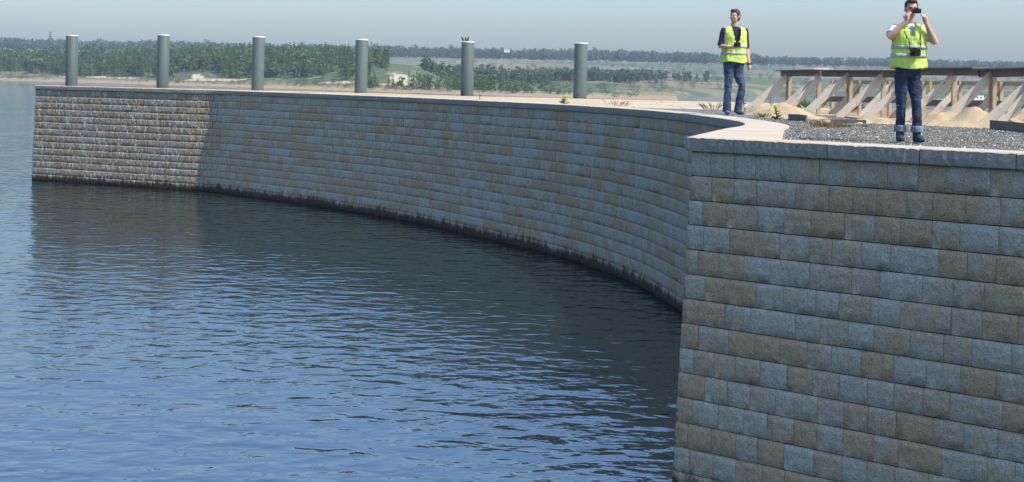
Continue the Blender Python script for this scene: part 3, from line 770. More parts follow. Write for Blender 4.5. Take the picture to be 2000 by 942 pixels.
# ------------------------------------------------------------------ sand heaps
def heap(c, rx, ry, h, rz, label, seed, peaks=1):
    n = 44; V = []; Fc = []; r = random.Random(seed)
    pk = [(0, 0, 1)]+[(r.uniform(-.45, .45), r.uniform(-.3, .3), r.uniform(.5, .85)) for _ in range(peaks)]
    for j in range(n):
        for i in range(n):
            x, y = -1+2*i/(n-1), -1+2*j/(n-1); e = max(0, 1-math.hypot(x, y)**1.3)
            q = max(w_*math.exp(-((x-a)**2+(y-b)**2)/.16) for a, b, w_ in pk)
            zz = h*(q*1.0)*min(1, e*2.2)+.07*noise.noise(Vector((x*rx*2.2, y*ry*2.2, seed)))*e*2+.04*noise.noise(Vector((x*rx*6, y*ry*6, seed)))*min(1, e*4)+.012*noise.noise(Vector((x*rx*16, y*ry*16, seed)))*min(1, e*4)
            V.append((x*rx, y*ry, zz-.03+(.02*e)))
    for j in range(n-1):
        for i in range(n-1): Fc.append((j*n+i, j*n+i+1, (j+1)*n+i+1, (j+1)*n+i))
    o = tag(link('sand_heap', mesh('sand_heap', V, Fc, True), M['sand']), label, 'sand heap', kind='thing'); o.location = c; o.rotation_euler = (0, 0, rz); return o
def gp(x, y, z=None): return at(x, y, ZG if z is None else z)
heap(gp(1535, 229), 1.15, 2.2, .34, .1, 'rounded sand heap at the feet of the leftmost struts', 1, 2)
heap(gp(1908, 247), 1.45, 1.7, .36, -.2, 'broad lumpy sand heap beside the loose plank at the right', 2, 4)
heap(gp(1700, 240), 1.5, 1.3, .10, .2, 'low spread of sand between the struts and the gravel', 3, 2)

# ------------------------------------------------------------------ timber trestles
RD = Vector((.335, -1.49, 0)); RDn = RD.normalized(); PR = Vector((.976, .219, 0))
foot0 = Vector((7.05, 32.9, ZG))
def board(name, a, b, wid, th, wdir, parent, mat, tint=None, cut=0.0):
    """plank from a to b; wid along wdir, th across; cut slants both ends"""
    a, b = Vector(a), Vector(b); x = (b-a).normalized(); w_ = Vector(wdir); w_ = (w_-x*w_.dot(x)).normalized(); t_ = x.cross(w_)
    L_ = (b-a).length; bm = bmesh.new(); c = min(.006, th*.15); ns = 4; rings = []
    for i in range(ns+1):
        f_ = i/ns; j = random.gauss(0, .003)
        ring = []
        for (sw, st) in ((-1, -1), (1, -1), (1, 1), (-1, 1)):
            xx = -L_/2+L_*f_+(cut*sw*wid/2 if i in (0, ns) else 0)
            ring.append(bm.verts.new((xx, sw*wid/2+j, st*th/2+j*.5)))
        rings.append(ring)
    for i in range(ns):
        for k in range(4): bm.faces.new((rings[i][k], rings[i][(k+1) % 4], rings[i+1][(k+1) % 4], rings[i+1][k]))
    bm.faces.new(rings[0]); bm.faces.new(rings[-1])
    bmesh.ops.recalc_face_normals(bm, faces=bm.faces)
    bmesh.ops.bevel(bm, geom=[e for e in bm.edges if e.calc_face_angle(0) > .8], offset=c, segments=1, affect='EDGES')
    o = link(name, bm_mesh(name, bm), mat, parent)
    R_ = Matrix((x, w_, t_)).transposed().to_4x4(); R_.translation = (a+b)/2
    o.matrix_world = R_; o['tint'] = random.random() if tint is None else tint
    return o
Z = Vector((0, 0, 1))
trA = tag(empty('timber_trestle', (0, 0, 0)), 'long weathered timber trestle with dark top beams and leaning plank struts', 'trestle')
trB = tag(empty('timber_trestle', (0, 0, 0)), 'lower tan timber trestle standing behind the one with dark beams', 'trestle')
BO = PR*.97
BH = 1.18
def fp(t): return foot0+RD*t
def t_of(px_):                                        # row position whose strut foot the photo shows at this column
    u = (px_-1000-B*60)/F; o = foot0-PR*.27
    return (u*o.y-o.x)/(RD.x-u*RD.y)
FEET = [1459, 1515, 1569, 1632, 1687, 1760, 1828, 1915, 2012, 2130]
for i in range(0, 10):
    t = t_of(FEET[i])
    f = fp(t)+Vector((0, 0, -.05))-PR*.27; b = fp(t+.06)+BO+PR*.05+Vector((0, 0, BH-.12))
    tpt = b+(b-f).normalized()*.06
    f = f+PR*random.uniform(-.07, .07); board('strut', f, tpt, random.uniform(.155, .205), random.uniform(.05, .075), Z, trA, M['wood'], cut=.55)
    pb = fp(t)+BO+RDn*.09+PR*.03
    board('post', pb+Z*-.05, pb+Z*(BH-.145), .12, .05, PR, trA, M['wood_tan'])
    if i % 2 == 0:
        pb2 = pb+RDn*.075+PR*.01; board('post', pb2+Z*.35, pb2+Z*(BH-.15), .10, .045, PR, trA, M['wood_tan'])
    if i in (1, 7):
        f2 = fp(t+.12)+Vector((0, 0, -.05))-PR*.1; b2 = fp(t+.16)+BO+Z*(BH-.18); board('strut', f2, b2, .17, .05, Z, trA, M['wood'], cut=.5)
cuts = [(-.12, 1.42, 0, .01), (1.46, 4.02, -.005, -.03), (3.9, 6.02, .03, .01), (6.0, 8.7, -.02, .035), (8.72, 10.2, 0, 0)]
for k, (t0, t1, h0, h1) in enumerate(cuts):
    sd = PR*(.035*(k % 2))
    board('top_beam', fp(t0)+BO+sd+Z*(BH-.075+h0), fp(t1)+BO+sd+Z*(BH-.075+h1), .15, .06, Z, trA, M['wood_dark'])
    board('cap_board', fp(t0)+BO+sd+PR*.0+Z*(BH+.018+h0), fp(t1)+BO+sd+PR*.0+Z*(BH+.018+h1), .38, .03, PR, trA, M['wood_dark'])  # width past the beam is unseen, added to shade the strut tops
BO2 = PR*2.25
for i in range(0, 10):
    t = i+.35; p = fp(t)+BO2
    board('post', p+Z*-.05, p+Z*(.93), .10, .06, PR, trB, M['wood_tan'])
    board('strut', fp(t)+PR*1.35+Z*-.05, p+Z*.80, .16, .05, Z, trB, M['wood_dark'] if i % 2 else M['wood'], cut=.5)
for t0, t1 in ((.2, 3.5), (3.55, 6.4), (6.45, 10)):
    board('top_board', fp(t0)+BO2+PR*.055+Z*.9, fp(t1)+BO2+PR*.055+Z*.9, .10, .04, Z, trB, M['wood_tan'])
    board('lower_rail', fp(t0-.1)+BO2-PR*.055+Z*.40, fp(t1-.1)+BO2-PR*.055+Z*.44, .16, .045, Z, trB, M['wood_dark'])
def strapm(t, off, zz, parent, l=.16):
    p = fp(t)+off-PR*.05
    bm = bmesh.new(); V = [(-.035, 0, 0), (.035, 0, 0), (.03, .012, -l*.5), (-.03, .012, -l*.5), (.016, .0, -l), (-.02, .004, -l*.92)]
    vs = [bm.verts.new(q_) for q_ in V]; bm.faces.new((vs[0], vs[1], vs[2], vs[3])); bm.faces.new((vs[3], vs[2], vs[4], vs[5]))
    g = bmesh.ops.solidify(bm, geom=list(bm.faces), thickness=.008)
    o = link('strap', bm_mesh('strap', bm), M['strap'], parent); o.location = p+Z*zz; o.rotation_euler = (0, 0, .3)
for t in (.95, 3.65, 6.05): strapm(t, BO2-PR*.03, .92, trB, .2)
# loose planks on the ground
def loose(x0, y0, x1, y1, wid, th, lab, tint, wdir=Z, mat='wood_dark', lift=.04):
    o = board('loose_plank', gp(x0, y0)+Z*lift, gp(x1, y1)+Z*lift, wid, th, wdir, None, M[mat], tint); tag(o, lab, 'plank')
loose(1541, 235, 1575, 238, .16, .045, 'short dark plank end on edge below the left sand heap', .2, lift=.06)
loose(1622, 240, 1692, 242, .10, .05, 'thin dark plank lying on the gravel edge between two struts', .5, lift=.03)
loose(1655, 233, 1685, 237, .13, .04, 'pale short board lying flat on the sand between struts', .8, PR, 'wood_tan', .05)
loose(1935, 252, 2030, 263, .20, .05, 'long grey plank standing on edge in front of the right sand heap', .3, lift=.07)

# ------------------------------------------------------------------ weeds
def weed(name, x, y, h, label, kind, spread=.1, n=30, seed=0, zz=None):
    r = random.Random(seed); e = tag(empty(name, gp(x, y) if zz is None else at(x, y, zz)), label, 'weed'); bm = bmesh.new(); bs = bmesh.new()
    def blade(b_, p, d, L_, w_):
        s_ = d.cross(Z); s_ = s_.normalized() if s_.length > .01 else Vector((1, 0, 0)); m_ = p+d*L_*.5+Z*L_*.06; q_ = p+d*L_-Z*L_*.08
        v = [b_.verts.new(c) for c in (p-s_*w_*.3, p+s_*w_*.3, m_+s_*w_, q_, m_-s_*w_)]; b_.faces.new(v)
    if kind in ('tuft', 'dry'):
        for i in range(n):
            a = r.random()*6.28; q_ = r.random()*spread; d = Vector((math.cos(a)*.7, math.sin(a)*.7, r.uniform(.5, 1.4))).normalized()
            blade(bm, Vector((math.cos(a)*q_, math.sin(a)*q_, 0)), d, h*r.uniform(.6, 1.1), .004+h*.018)
        link('leaves', bm_mesh('leaves', bm), M['weed' if kind == 'tuft' else 'dry'], e); bs.free()
    else:
        ns = 1 if kind == 'tall' else 3; fl = bmesh.new()
        for q_ in range(ns):
            tip = Vector((r.uniform(-.06, .06), r.uniform(-.06, .06), h*r.uniform(.8, 1))); b0 = Vector((r.uniform(-.02, .02), r.uniform(-.02, .02), -.02))
            for k in range(6):
                p0, p1 = b0.lerp(tip, k/6), b0.lerp(tip, (k+1)/6); w0 = .010*(1-k/8)
                ring = [[bs.verts.new(p+Vector((math.cos(j*2.094), math.sin(j*2.094), 0))*w0) for j in range(3)] for p in (p0, p1)]
                for j in range(3): bs.faces.new((ring[0][j], ring[0][(j+1) % 3], ring[1][(j+1) % 3], ring[1][j]))
            for k in range(n//ns):
                f_ = r.random()**1.2; a = r.random()*6.28; p = b0.lerp(tip, f_*.95); blade(bm, p, Vector((math.cos(a), math.sin(a), .5)).normalized(), spread*(1.1-f_)+.03, .016)
            if kind == 'flower':
                for k in range(10):
                    a = r.random()*6.28; p = tip+Vector((r.uniform(-.03, .03), r.uniform(-.03, .03), r.uniform(-.08, .03))); g = bmesh.ops.create_icosphere(fl, subdivisions=1, radius=.012); bmesh.ops.translate(fl, vec=p, verts=g['verts'])
        link('stem', bm_mesh('stem', bs), M['weed'], e); link('leaves', bm_mesh('leaves', bm), M['weed'], e)
        if kind == 'flower': tag(link('flowers', bm_mesh('flowers', fl), M['petal'], e), kind='stuff')
        else: fl.free()
    return e
weed('weed_plant', 1454, 221, .75, 'tall thin green weed beside the man in the navy shirt', 'tall', .13, 34, 1)
weed('weed_plant', 1505, 211, .80, 'tall thin green weed in front of the leftmost struts', 'tall', .12, 34, 2)
weed('flowering_weed', 1517, 234, .34, 'small yellow flowering weed at the foot of the left sand heap', 'flower', .14, 40, 3)
weed('green_tuft', 1489, 230, .16, 'green tuft growing at the left edge of the left sand heap', 'tuft', .16, 50, 4)
weed('green_tuft', 1653, 249, .09, 'low bright green tuft in the gravel beside the dry brown weed', 'tuft', .17, 70, 5)
weed('green_tuft', 1689, 249, .08, 'tiny green tuft alone in the gravel nearest the man in the white shirt', 'tuft', .07, 26, 6)
weed('dry_weed', 1616, 249, .17, 'dry brown weed in the gravel in front of the struts', 'dry', .3, 120, 7)
weed('dry_weed', 1912, 281, .05, 'flat reddish dry patch of weed near the capping at the right', 'dry', .2, 60, 8)
weed('weed_plant', 1827, 231, .75, 'tall thin weed between the struts right of the man in the white shirt', 'tall', .12, 34, 9)
weed('flowering_weed', 1102, 204, .30, 'small yellow weed on the slabs in front of the last pile', 'flower', .2, 36, 10)
weed('weed_plant', 936, 195, .75, 'thin weed sticking up from the slabs beside the bird pile', 'tall', .12, 20, 11)
weed('dry_weed', 1205, 208, .30, 'sparse dry weed on the slabs between last pile and man', 'dry', .3, 22, 12)
weed('dry_weed', 1392, 217, .38, 'sparse dry weed at the gravel edge left of the man in the navy shirt', 'dry', .3, 22, 13)
weed('green_tuft', 1580, 213, .5, 'tall green grass clump under the left part of the trestles', 'tuft', .5, 90, 14)
weed('green_tuft', 1660, 219, .4, 'green grass clump under the middle of the trestles', 'tuft', .5, 80, 15)

# ------------------------------------------------------------------ people
def remesh(name, bm, vox, mat, parent, smooth=6, lump=0.0, seed=0):
    me = bm_mesh(name, bm); o = bpy.data.objects.new(name, me); C.objects.link(o)
    r = o.modifiers.new('r', 'REMESH'); r.mode = 'VOXEL'; r.voxel_size = vox; r.use_smooth_shade = True
    s_ = o.modifiers.new('s', 'SMOOTH'); s_.iterations = smooth; s_.factor = .5
    dg = bpy.context.evaluated_depsgraph_get(); m2 = bpy.data.meshes.new_from_object(o.evaluated_get(dg)); m2.name = name
    bpy.data.objects.remove(o); bpy.data.meshes.remove(me); m2.materials.clear(); m2.materials.append(mat)
    if lump:
        for v in m2.vertices:
            c = v.co; d = noise.noise(Vector((c.x*9+seed, c.y*9, c.z*13)))*lump+noise.noise(Vector((c.x*22, c.y*22+seed, c.z*30)))*lump*.5
            v.co = c+v.normal*d
    m2.polygons.foreach_set('use_smooth', [True]*len(m2.polygons))
    return link(name, m2, None, parent)
def tube(bm, pts_, n=12):
    """closed tapered limb through points (x, y, z, rx[, ry])"""
    P_ = [Vector(p[:3]) for p in pts_]; rings = []
    for i, p in enumerate(P_):
        d = (P_[min(i+1, len(P_)-1)]-P_[max(i-1, 0)]).normalized()
        a = Vector((1, 0, 0)); a = a-d*a.dot(d)
        if a.length < .25: a = Vector((0, 1, 0)); a = a-d*a.dot(d)
        a.normalize(); b = d.cross(a); rx = pts_[i][3]; ry = pts_[i][4] if len(pts_[i]) > 4 else rx
        rings.append([bm.verts.new(p+a*math.cos(k*2*math.pi/n)*rx+b*math.sin(k*2*math.pi/n)*ry) for k in range(n)])
    for i in range(len(rings)-1):
        for k in range(n): bm.faces.new((rings[i][k], rings[i][(k+1) % n], rings[i+1][(k+1) % n], rings[i+1][k]))
    bm.faces.new(rings[0][::-1]); bm.faces.new(rings[-1])
def ell(bm, c, r_, rot=None):
    g = bmesh.ops.create_uvsphere(bm, u_segments=16, v_segments=10, radius=1)['verts']; bmesh.ops.scale(bm, vec=r_, verts=g)
    if rot is not None: bmesh.ops.rotate(bm, cent=(0, 0, 0), matrix=rot, verts=g)
    bmesh.ops.translate(bm, vec=c, verts=g)
def hand(bm, wrist, dirv, palmn, side, curl=.4):
    """palm, four unequal fingers and a thumb; dirv wrist to knuckles, palmn out of the palm, side towards the thumb"""
    d = Vector(dirv).normalized(); pn = Vector(palmn); pn = (pn-d*pn.dot(d)).normalized(); sd = Vector(side); sd = (sd-d*sd.dot(d)-pn*sd.dot(pn)).normalized(); w_ = Vector(wrist)
    tube(bm, [(*w_, .026), (*(w_+d*.035), .034, .034), (*(w_+d*.075), .036), (*(w_+d*.09), .030)], 10)
    for k, (o_, L_) in enumerate(((.030, .072), (.010, .082), (-.010, .076), (-.030, .06))):
        p0 = w_+d*.082+sd*o_; a1 = curl*.6; a2 = curl*1.4; d1 = d*math.cos(a1)+pn*math.sin(a1); d2 = d*math.cos(a2)+pn*math.sin(a2); d3 = d*math.cos(a2*1.5)+pn*math.sin(a2*1.5)
        p1 = p0+d1*L_*.45; p2 = p1+d2*L_*.32; p3 = p2+d3*L_*.25
        tube(bm, [(*p0, .0098), (*p1, .0092), (*p2, .0084), (*p3, .007)], 7)
    t0 = w_+d*.03+sd*.028; td = (d*.6+sd*.75+pn*.35).normalized(); t1 = t0+td*.045; t2 = t1+(d*.8+sd*.3+pn*.45).normalized()*.035
    tube(bm, [(*t0, .014), (*t1, .0115), (*t2, .0085)], 7)
def head(bm, c, Rm):
    """skull, jaw, nose, ears, brow; the face looks along -y before Rm"""
    c = Vector(c)
    def e(o_, r_): ell(bm, c+Rm@Vector(o_), r_, Rm.to_3x3())
    e((0, .012, .035), (.076, .096, .088)); e((0, -.018, -.04), (.058, .070, .072)); e((0, -.045, -.085), (.032, .032, .026))
    e((0, -.098, -.012), (.012, .018, .022)); e((0, -.092, .008), (.008, .012, .028)); e((0, -.082, .03), (.05, .012, .01)); e((0, -.084, -.052), (.024, .008, .006)); e((0, -.08, -.063), (.02, .009, .006))
    for s_ in (-1, 1): e((s_*.078, .012, -.008), (.010, .02, .031)); e((s_*.04, -.066, -.02), (.024, .02, .02))
def face_bits(c, Rm, par):
    c = Vector(c)
    for s_ in (-1, 1):
        bm = bmesh.new(); ell(bm, c+Rm@Vector((s_*.031, -.080, .012)), (.012, .008, .007), Rm.to_3x3()); link('eye', bm_mesh('eye', bm, True), M['eye'], par)
    bm = bmesh.new(); ell(bm, c+Rm@Vector((0, -.087, -.057)), (.022, .007, .007), Rm.to_3x3()); link('mouth', bm_mesh('mouth', bm, True), M['lip'], par)
def hairdo(c, Rm, par):
    bm = bmesh.new(); c = Vector(c)
    def e(o_, r_): ell(bm, c+Rm@Vector(o_), r_, Rm.to_3x3())
    e((0, .024, .062), (.082, .094, .078)); e((0, .06, .0), (.072, .058, .085)); e((0, -.045, .105), (.064, .05, .03))
    for s_ in (-1, 1): e((s_*.07, .012, .045), (.014, .05, .05))
    return remesh('hair', bm, .009, M['hair'], par, 3, .006, 5)
def vest(par, prof, vdepth, mat, seed, strips, lean=0.0, xoff=0.0, flare=0.0):
    """sleeveless vest: stacked rings, open V at the neck and open arm holes, given real cloth thickness"""
    n = 72; V = []; Fc = []; zs = [p_[0] for p_ in prof]
    def rad(zz): return np.interp(zz, zs, [p_[1] for p_ in prof]), np.interp(zz, zs, [p_[2] for p_ in prof])
    zz_ = np.linspace(zs[0], zs[-1], 54)
    def pt(zz, a, g=0.0):
        rx, ry = rad(zz); c_, s_ = math.cos(a), math.sin(a); cx = abs(c_)**.85*math.copysign(1, c_); sy = abs(s_)**.85*math.copysign(1, s_)
        wob = .010*noise.noise(Vector((cx*2.2+seed, sy*2.2, zz*7)))*2+.006*noise.noise(Vector((cx*6, sy*6+seed, zz*5)))*2
        wob *= min(1, max(.25, (1.55-zz)*3))
        return (xoff+cx*(rx+wob+g), sy*(ry+wob+g)+lean*(zz-1), zz+.012*math.sin(a*3+seed)*(1 if zz < zs[0]+.03 else 0))
    for zz in zz_:
        for k in range(n): V.append(pt(zz, 2*math.pi*k/n))
    for j in range(53):
        zz = (zz_[j]+zz_[j+1])/2
        for k in range(n):
            a = 2*math.pi*(k+.5)/n; fr = math.sin(a) < 0; c_ = math.cos(a); rx, ry = rad(zz); x = c_*rx
            if fr and zz > vdepth and abs(x) < (zz-vdepth)*.215: continue
            if abs(c_) > .95-.04*min(1, max(0, (zz-1.32)/.1)) and 1.31 < zz < 1.49: continue
            Fc.append((j*n+k, j*n+(k+1) % n, (j+1)*n+(k+1) % n, (j+1)*n+k))
    me = mesh('vest', V, Fc, True); o = link('vest', me, mat, par)
    sm = o.modifiers.new('thick', 'SOLIDIFY'); sm.thickness = .009; sm.offset = 1
    for (z0, z1) in strips:
        V = []; Fc = []
        for zz in (z0, (z0+z1)/2, z1):
            for k in range(n): V.append(pt(zz, 2*math.pi*k/n, .014))
        for j in range(2):
            for k in range(n): Fc.append((j*n+k, j*n+(k+1) % n, (j+1)*n+(k+1) % n, (j+1)*n+k))
        so = link('reflective_strip', mesh('reflective_strip', V, Fc, True), M['strip'], o); q_ = so.modifiers.new('thick', 'SOLIDIFY'); q_.thickness = .004; q_.offset = 1
    return o
def camera_body(bm, c, w_, h_, d_, ln=.05, lr=.03):
    g = bmesh.ops.create_cube(bm, size=1)['verts']; bmesh.ops.scale(bm, vec=(w_, d_, h_), verts=g); bmesh.ops.translate(bm, vec=c, verts=g)
    bmesh.ops.bevel(bm, geom=list({e for v in g for e in v.link_edges}), offset=min(w_, h_, d_)*.15, segments=2, affect='EDGES')
    tube(bm, [(c[0], c[1]-d_/2+.005, c[2]-h_*.05, lr), (c[0], c[1]-d_/2-ln, c[2]-h_*.05, lr*.95)], 14)
    g = bmesh.ops.create_cube(bm, size=1)['verts']; bmesh.ops.scale(bm, vec=(w_*.35, d_*.8, h_*.28), verts=g); bmesh.ops.translate(bm, vec=(c[0], c[1], c[2]+h_*.58), verts=g)

# --- man with the small camera held to his face (white shirt)
loc2 = gp(1771, 280.0); loc2 = Vector((loc2.x, loc2.y, ZG+.01)); SC2 = 1.02
P2 = tag(empty('person', loc2, math.radians(-4)), 'person in a yellow vest and turned-up dark jeans, both hands raised to the face', 'person'); P2.scale = (SC2,)*3
hc2 = Vector((.015, -.03, 1.735)); R2 = Matrix.Rotation(math.radians(-4), 4, 'Z') @ Matrix.Rotation(math.radians(4), 4, 'X')
bm = bmesh.new(); head(bm, hc2, R2)
tube(bm, [(.0, .02, 1.46, .066), (.006, .015, 1.56, .056), (.012, .0, 1.66, .054)])
tube(bm, [(0, .01, .92, .15, .10), (0, .015, 1.1, .145, .10), (0, .01, 1.3, .17, .11), (0, .01, 1.42, .175, .10), (0, .015, 1.50, .10, .07)], 16)
sR, eR, wR = Vector((-.185, .01, 1.465)), Vector((-.285, -.13, 1.36)), Vector((-.085, -.185, 1.565))
sL, eL, wL = Vector((.185, .01, 1.46)), Vector((.30, -.10, 1.30)), Vector((.165, -.165, 1.545))
for s_, e_, w_ in ((sR, eR, wR), (sL, eL, wL)):
    tube(bm, [(*s_.lerp(e_, -.1), .055), (*s_.lerp(e_, .35), .054), (*s_.lerp(e_, .85), .045), (*e_, .047), (*e_.lerp(w_, .25), .046), (*e_.lerp(w_, .7), .034), (*w_, .027)])
hand(bm, wR, (.12, .03, .9), (.55, .5, 0), (.4, .6, .1), .75); hand(bm, wL, (-.22, .0, .9), (-.55, .5, 0), (-.4, .6, .1), .75)
for s_, fx, fy in ((-1, -.075, .03), (1, .105, -.05)):
    tube(bm, [(s_*.09, .01, .9, .08), (s_*.09, -.01, .7, .06), (s_*.09, -.03, .48, .045), (fx, fy, .28, .042), (fx, fy, .12, .036)])
remesh('body', bm, .0085, M['skin'], P2, 3)
face_bits(hc2, R2, P2); hairdo(hc2, R2, P2)
bm = bmesh.new()      # white t-shirt
tube(bm, [(0, .01, .96, .165, .112), (0, .015, 1.1, .162, .112), (0, .01, 1.3, .185, .122), (0, .01, 1.42, .19, .112), (0, .015, 1.495, .12, .085), (0, .02, 1.535, .075, .07)], 18)
for s_, e_ in ((sR, eR), (sL, eL)): tube(bm, [(*s_.lerp(e_, -.25), .06), (*s_.lerp(e_, .1), .071), (*s_.lerp(e_, .55), .067), (*s_.lerp(e_, .68), .069)])
remesh('shirt', bm, .012, M['tee'], P2, 4, .006, 2)
vest(P2, [(.965, .222, .155), (1.05, .214, .152), (1.2, .206, .15), (1.35, .208, .15), (1.44, .212, .137), (1.495, .188, .108), (1.535, .115, .086)], 1.33, M['vest'], 3, [(1.105, 1.15), (1.215, 1.258)])
bm = bmesh.new()
kR, kL = (-.088, -.015, .47), (.098, -.045, .47)
for s_, kn, fx, fy in ((-1, kR, -.078, .04), (1, kL, .110, -.055)):
    tube(bm, [(s_*.07, .012, .97, .094, .10), (s_*.08, .012, .86, .091, .108), (s_*.084, .0, .70, .078, .09), (kn[0], kn[1], .52, .062, .07), (kn[0], kn[1], .45, .06, .066), (fx, fy, .28, .059, .062), (fx, fy, .17, .062, .064)], 16)
tube(bm, [(0, .012, .84, .10, .09), (0, .012, .9, .165, .118), (0, .012, 1.03, .16, .115)], 18)
remesh('jeans', bm, .0115, M['jeans_dark'], P2, 3, .010, 7)
for fx, fy in ((-.078, .04), (.110, -.055)):
    bm = bmesh.new(); tube(bm, [(fx, fy, .135, .072, .074), (fx, fy, .145, .076, .078), (fx, fy, .19, .077, .08), (fx, fy, .215, .074, .077), (fx, fy, .222, .068, .07)], 18); remesh('jeans_cuff', bm, .009, M['cuff'], P2, 2, .004, 3)
    bm = bmesh.new(); rz = -.12 if fx < 0 else .22; dx, dy = math.sin(rz), -math.cos(rz)
    tube(bm, [(fx, fy+.005, .17, .052, .058), (fx, fy+.005, .10, .052, .06), (fx, fy, .05, .05, .064)], 14)
    ell(bm, (fx+dx*.06, fy+dy*.06, .055), (.048, .10, .045), Matrix.Rotation(rz, 3, 'Z')); ell(bm, (fx+dx*.115, fy+dy*.115, .045), (.05, .062, .042), Matrix.Rotation(rz, 3, 'Z')); ell(bm, (fx, fy+.02, .04), (.044, .055, .04))
    b_ = remesh('boot', bm, .009, M['boot'], P2, 2, .003, 1)
    bm = bmesh.new(); ell(bm, (fx+dx*.06, fy+dy*.06, .0), (.055, .135, .022), Matrix.Rotation(rz, 3, 'Z')); remesh('boot_sole', bm, .009, M['sole'], P2, 1)
M2 = P2.matrix_basis
P2.parent = None
bpy.context.view_layer.update()
def held(name, bm, mat, P_, lab, cat):
    o = tag(link(name, bm_mesh(name, bm), mat), lab, cat); o.matrix_world = P_.matrix_world.copy(); return o
bm = bmesh.new(); camera_body(bm, (.045, -.165, 1.70), .11, .06, .028, .02, .022)
held('compact_camera', bm, M['black'], P2, 'small black camera held up before the face', 'camera')
bm = bmesh.new(); camera_body(bm, (.03, -.20, 1.165), .125, .085, .06, .06, .036)
for s_ in (-1, 1): tube(bm, [(.03+s_*.06, -.175, 1.19, .006), (.03+s_*.075, -.17, 1.32, .006), (s_*.10, -.13, 1.44, .006), (s_*.075, -.05, 1.55, .006), (s_*.05, .06, 1.57, .006)], 6)
held('strap_camera', bm, M['black'], P2, 'black camera hanging on a neck strap in front of the yellow vest', 'camera')

# --- man looking to the left (navy shirt)
SC1 = 1.34
q = atD(1431, 223.6, 26.5)
loc1 = Vector((q.x, q.y, q.z))
P1 = tag(empty('person', loc1, math.radians(8)), 'person in a yellow vest over a navy shirt, looking aside with one arm bent', 'person'); P1.scale = (SC1,)*3
hc1 = Vector((.0, -.01, 1.715)); R1 = Matrix.Rotation(math.radians(-52), 4, 'Z')
bm = bmesh.new(); head(bm, hc1, R1)
tube(bm, [(.0, .02, 1.45, .066), (.0, .02, 1.56, .058), (.0, .012, 1.66, .056)])
tube(bm, [(0, .01, .92, .15, .10), (0, .015, 1.1, .145, .10), (0, .01, 1.3, .17, .11), (0, .01, 1.42, .175, .10), (0, .015, 1.50, .10, .07)], 16)
aR, bR, cR = Vector((-.185, .01, 1.45)), Vector((-.255, -.02, 1.19)), Vector((-.135, -.235, 1.165))
aL, bL, cL = Vector((.19, .01, 1.45)), Vector((.235, .03, 1.15)), Vector((.265, -.05, .895))
for s_, e_, w_ in ((aR, bR, cR), (aL, bL, cL)):
    tube(bm, [(*s_.lerp(e_, -.1), .055), (*s_.lerp(e_, .35), .054), (*s_.lerp(e_, .85), .045), (*e_, .046), (*e_.lerp(w_, .25), .045), (*e_.lerp(w_, .7), .034), (*w_, .027)])
hand(bm, cR, (.75, -.35, .15), (0, -.3, .8), (.1, .5, .6), .7); hand(bm, cL, (.05, -.12, -.95), (-.8, .1, 0), (.0, -.9, 0), .45)
for s_, fx, fy in ((-1, -.10, .02), (1, .085, -.03)):
    tube(bm, [(s_*.09, .01, .9, .08), (s_*.09, .0, .7, .06), ((-.10, .135)[s_ > 0], -.04, .48, .042), (fx*.6+(-.04, .06)[s_ > 0], fy, .28, .042), (fx, fy, .12, .038)])
remesh('body', bm, .0085, M['skin'], P1, 3)
face_bits(hc1, R1, P1); hairdo(hc1, R1, P1)
bm = bmesh.new()
tube(bm, [(0, .01, .88, .172, .118), (0, .015, 1.1, .165, .115), (0, .01, 1.3, .185, .122), (0, .01, 1.42, .19, .112), (0, .015, 1.495, .12, .085), (0, .02, 1.54, .078, .074)], 18)
for s_, e_ in ((aR, bR), (aL, bL)): tube(bm, [(*s_.lerp(e_, -.2), .06), (*s_.lerp(e_, .1), .07), (*s_.lerp(e_, .55), .062), (*s_.lerp(e_, .98), .06)])
remesh('shirt', bm, .012, M['navy'], P1, 4, .006, 4)
vest(P1, [(.91, .212, .152), (1.05, .205, .150), (1.2, .204, .148), (1.35, .206, .148), (1.44, .212, .137), (1.495, .188, .108), (1.535, .115, .086)], 1.16, M['vest'], 8, [(1.05, 1.09), (1.17, 1.21)])
bm = bmesh.new()
for s_, hx, kx, ky, fx, fy in ((-1, -.085, -.10, -.02, -.105, .02), (1, .085, .135, -.06, .09, -.02)):
    tube(bm, [(s_*.075, .012, .97, .10, .105), (hx, .012, .86, .098, .112), (hx*1.05, .0, .70, .085, .094), (kx, ky, .52, .066, .072), (kx, ky, .45, .064, .069), (kx*.5+fx*.5, fy*.5+ky*.5, .28, .066, .068), (fx, fy, .10, .072, .075), (fx, fy, .035, .076, .082)], 16)
tube(bm, [(0, .012, .84, .10, .09), (0, .012, .9, .165, .118), (0, .012, .99, .16, .115)], 18)
remesh('jeans', bm, .0115, M['jeans'], P1, 3, .012, 12)
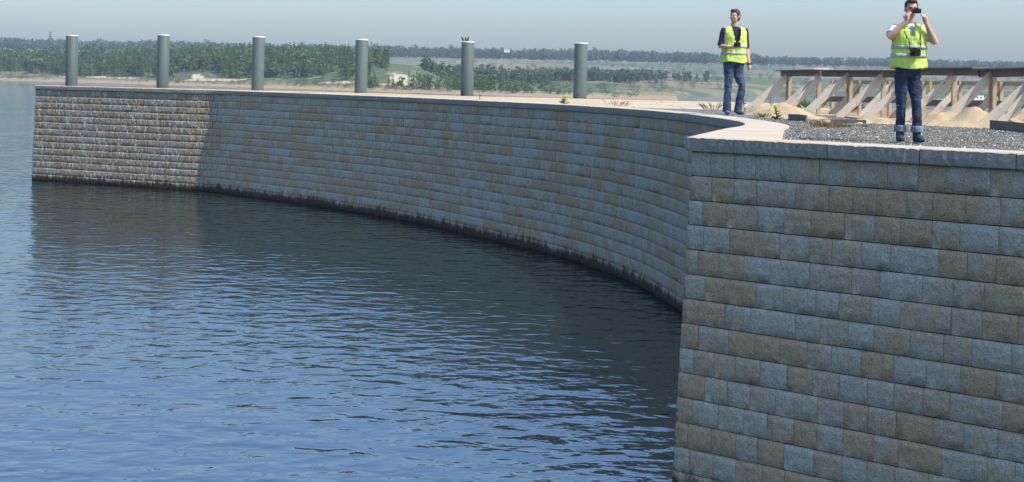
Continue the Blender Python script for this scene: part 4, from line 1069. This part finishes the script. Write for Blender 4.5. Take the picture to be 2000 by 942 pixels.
for fx, fy, rz in ((-.105, .02, -.15), (.09, -.02, .3)):
    bm = bmesh.new(); dx, dy = math.sin(rz), -math.cos(rz)
    ell(bm, (fx+dx*.06, fy+dy*.06, .035), (.045, .12, .038), Matrix.Rotation(rz, 3, 'Z')); ell(bm, (fx+dx*.11, fy+dy*.11, .035), (.047, .065, .035), Matrix.Rotation(rz, 3, 'Z'))
    remesh('shoe', bm, .009, M['shoe'], P1, 2)
bm = bmesh.new(); tube(bm, [(*(cL+Vector((.0, 0, .005))), .034), (*(cL+Vector((.003, -.006, -.03))), .034)], 14); link('watch', bm_mesh('watch', bm, True), M['black'], P1)
bpy.context.view_layer.update()
bm = bmesh.new(); camera_body(bm, (-.045, -.295, 1.215), .11, .075, .06, .05, .033)
held('hand_camera', bm, M['black'], P1, 'black camera held at the waist in the bent arm', 'camera')
# low hump of trodden gravel under his feet
zst = loc1.z-ZG; n = 20; Vh = []; Fh = []
for j in range(n):
    for i in range(n):
        x, y = -1+2*i/(n-1), -1+2*j/(n-1); r_ = math.hypot(x, y); Vh.append((x*.95, y*.95, (zst+.006)*min(1, max(0, (1-r_)/.5))-.018+.006*noise.noise(Vector((x*9, y*9, 1)))))
for j in range(n-1):
    for i in range(n-1): Fh.append((j*n+i, j*n+i+1, (j+1)*n+i+1, (j+1)*n+i))
o = tag(link('gravel_hump', mesh('gravel_hump', Vh, Fh, True), M['gravel']), 'low hump of trodden gravel under the feet', kind='structure'); o.location = (loc1.x+.22, loc1.y+.25, ZG)

# ------------------------------------------------------------------ hazy summer air
bm = bmesh.new(); bmesh.ops.create_cube(bm, size=1); bmesh.ops.scale(bm, vec=(6800, 3400, 75), verts=bm.verts); bmesh.ops.translate(bm, vec=(0, 1300, 75/2-5.5), verts=bm.verts)
hz = bpy.data.materials.new('summer_haze'); hz.use_nodes = True; nt = hz.node_tree; nt.nodes.remove(nt.nodes['Principled BSDF'])
pvn = nt.nodes.new('ShaderNodeVolumePrincipled'); pvn.inputs['Color'].default_value = (.64, .80, 1, 1); pvn.inputs['Density'].default_value = .00019; pvn.inputs['Anisotropy'].default_value = .0
nt.links.new(pvn.outputs[0], nt.nodes['Material Output'].inputs['Volume'])
tag(link('haze', bm_mesh('haze', bm), hz), 'thin blue summer haze over the lake', kind='stuff')
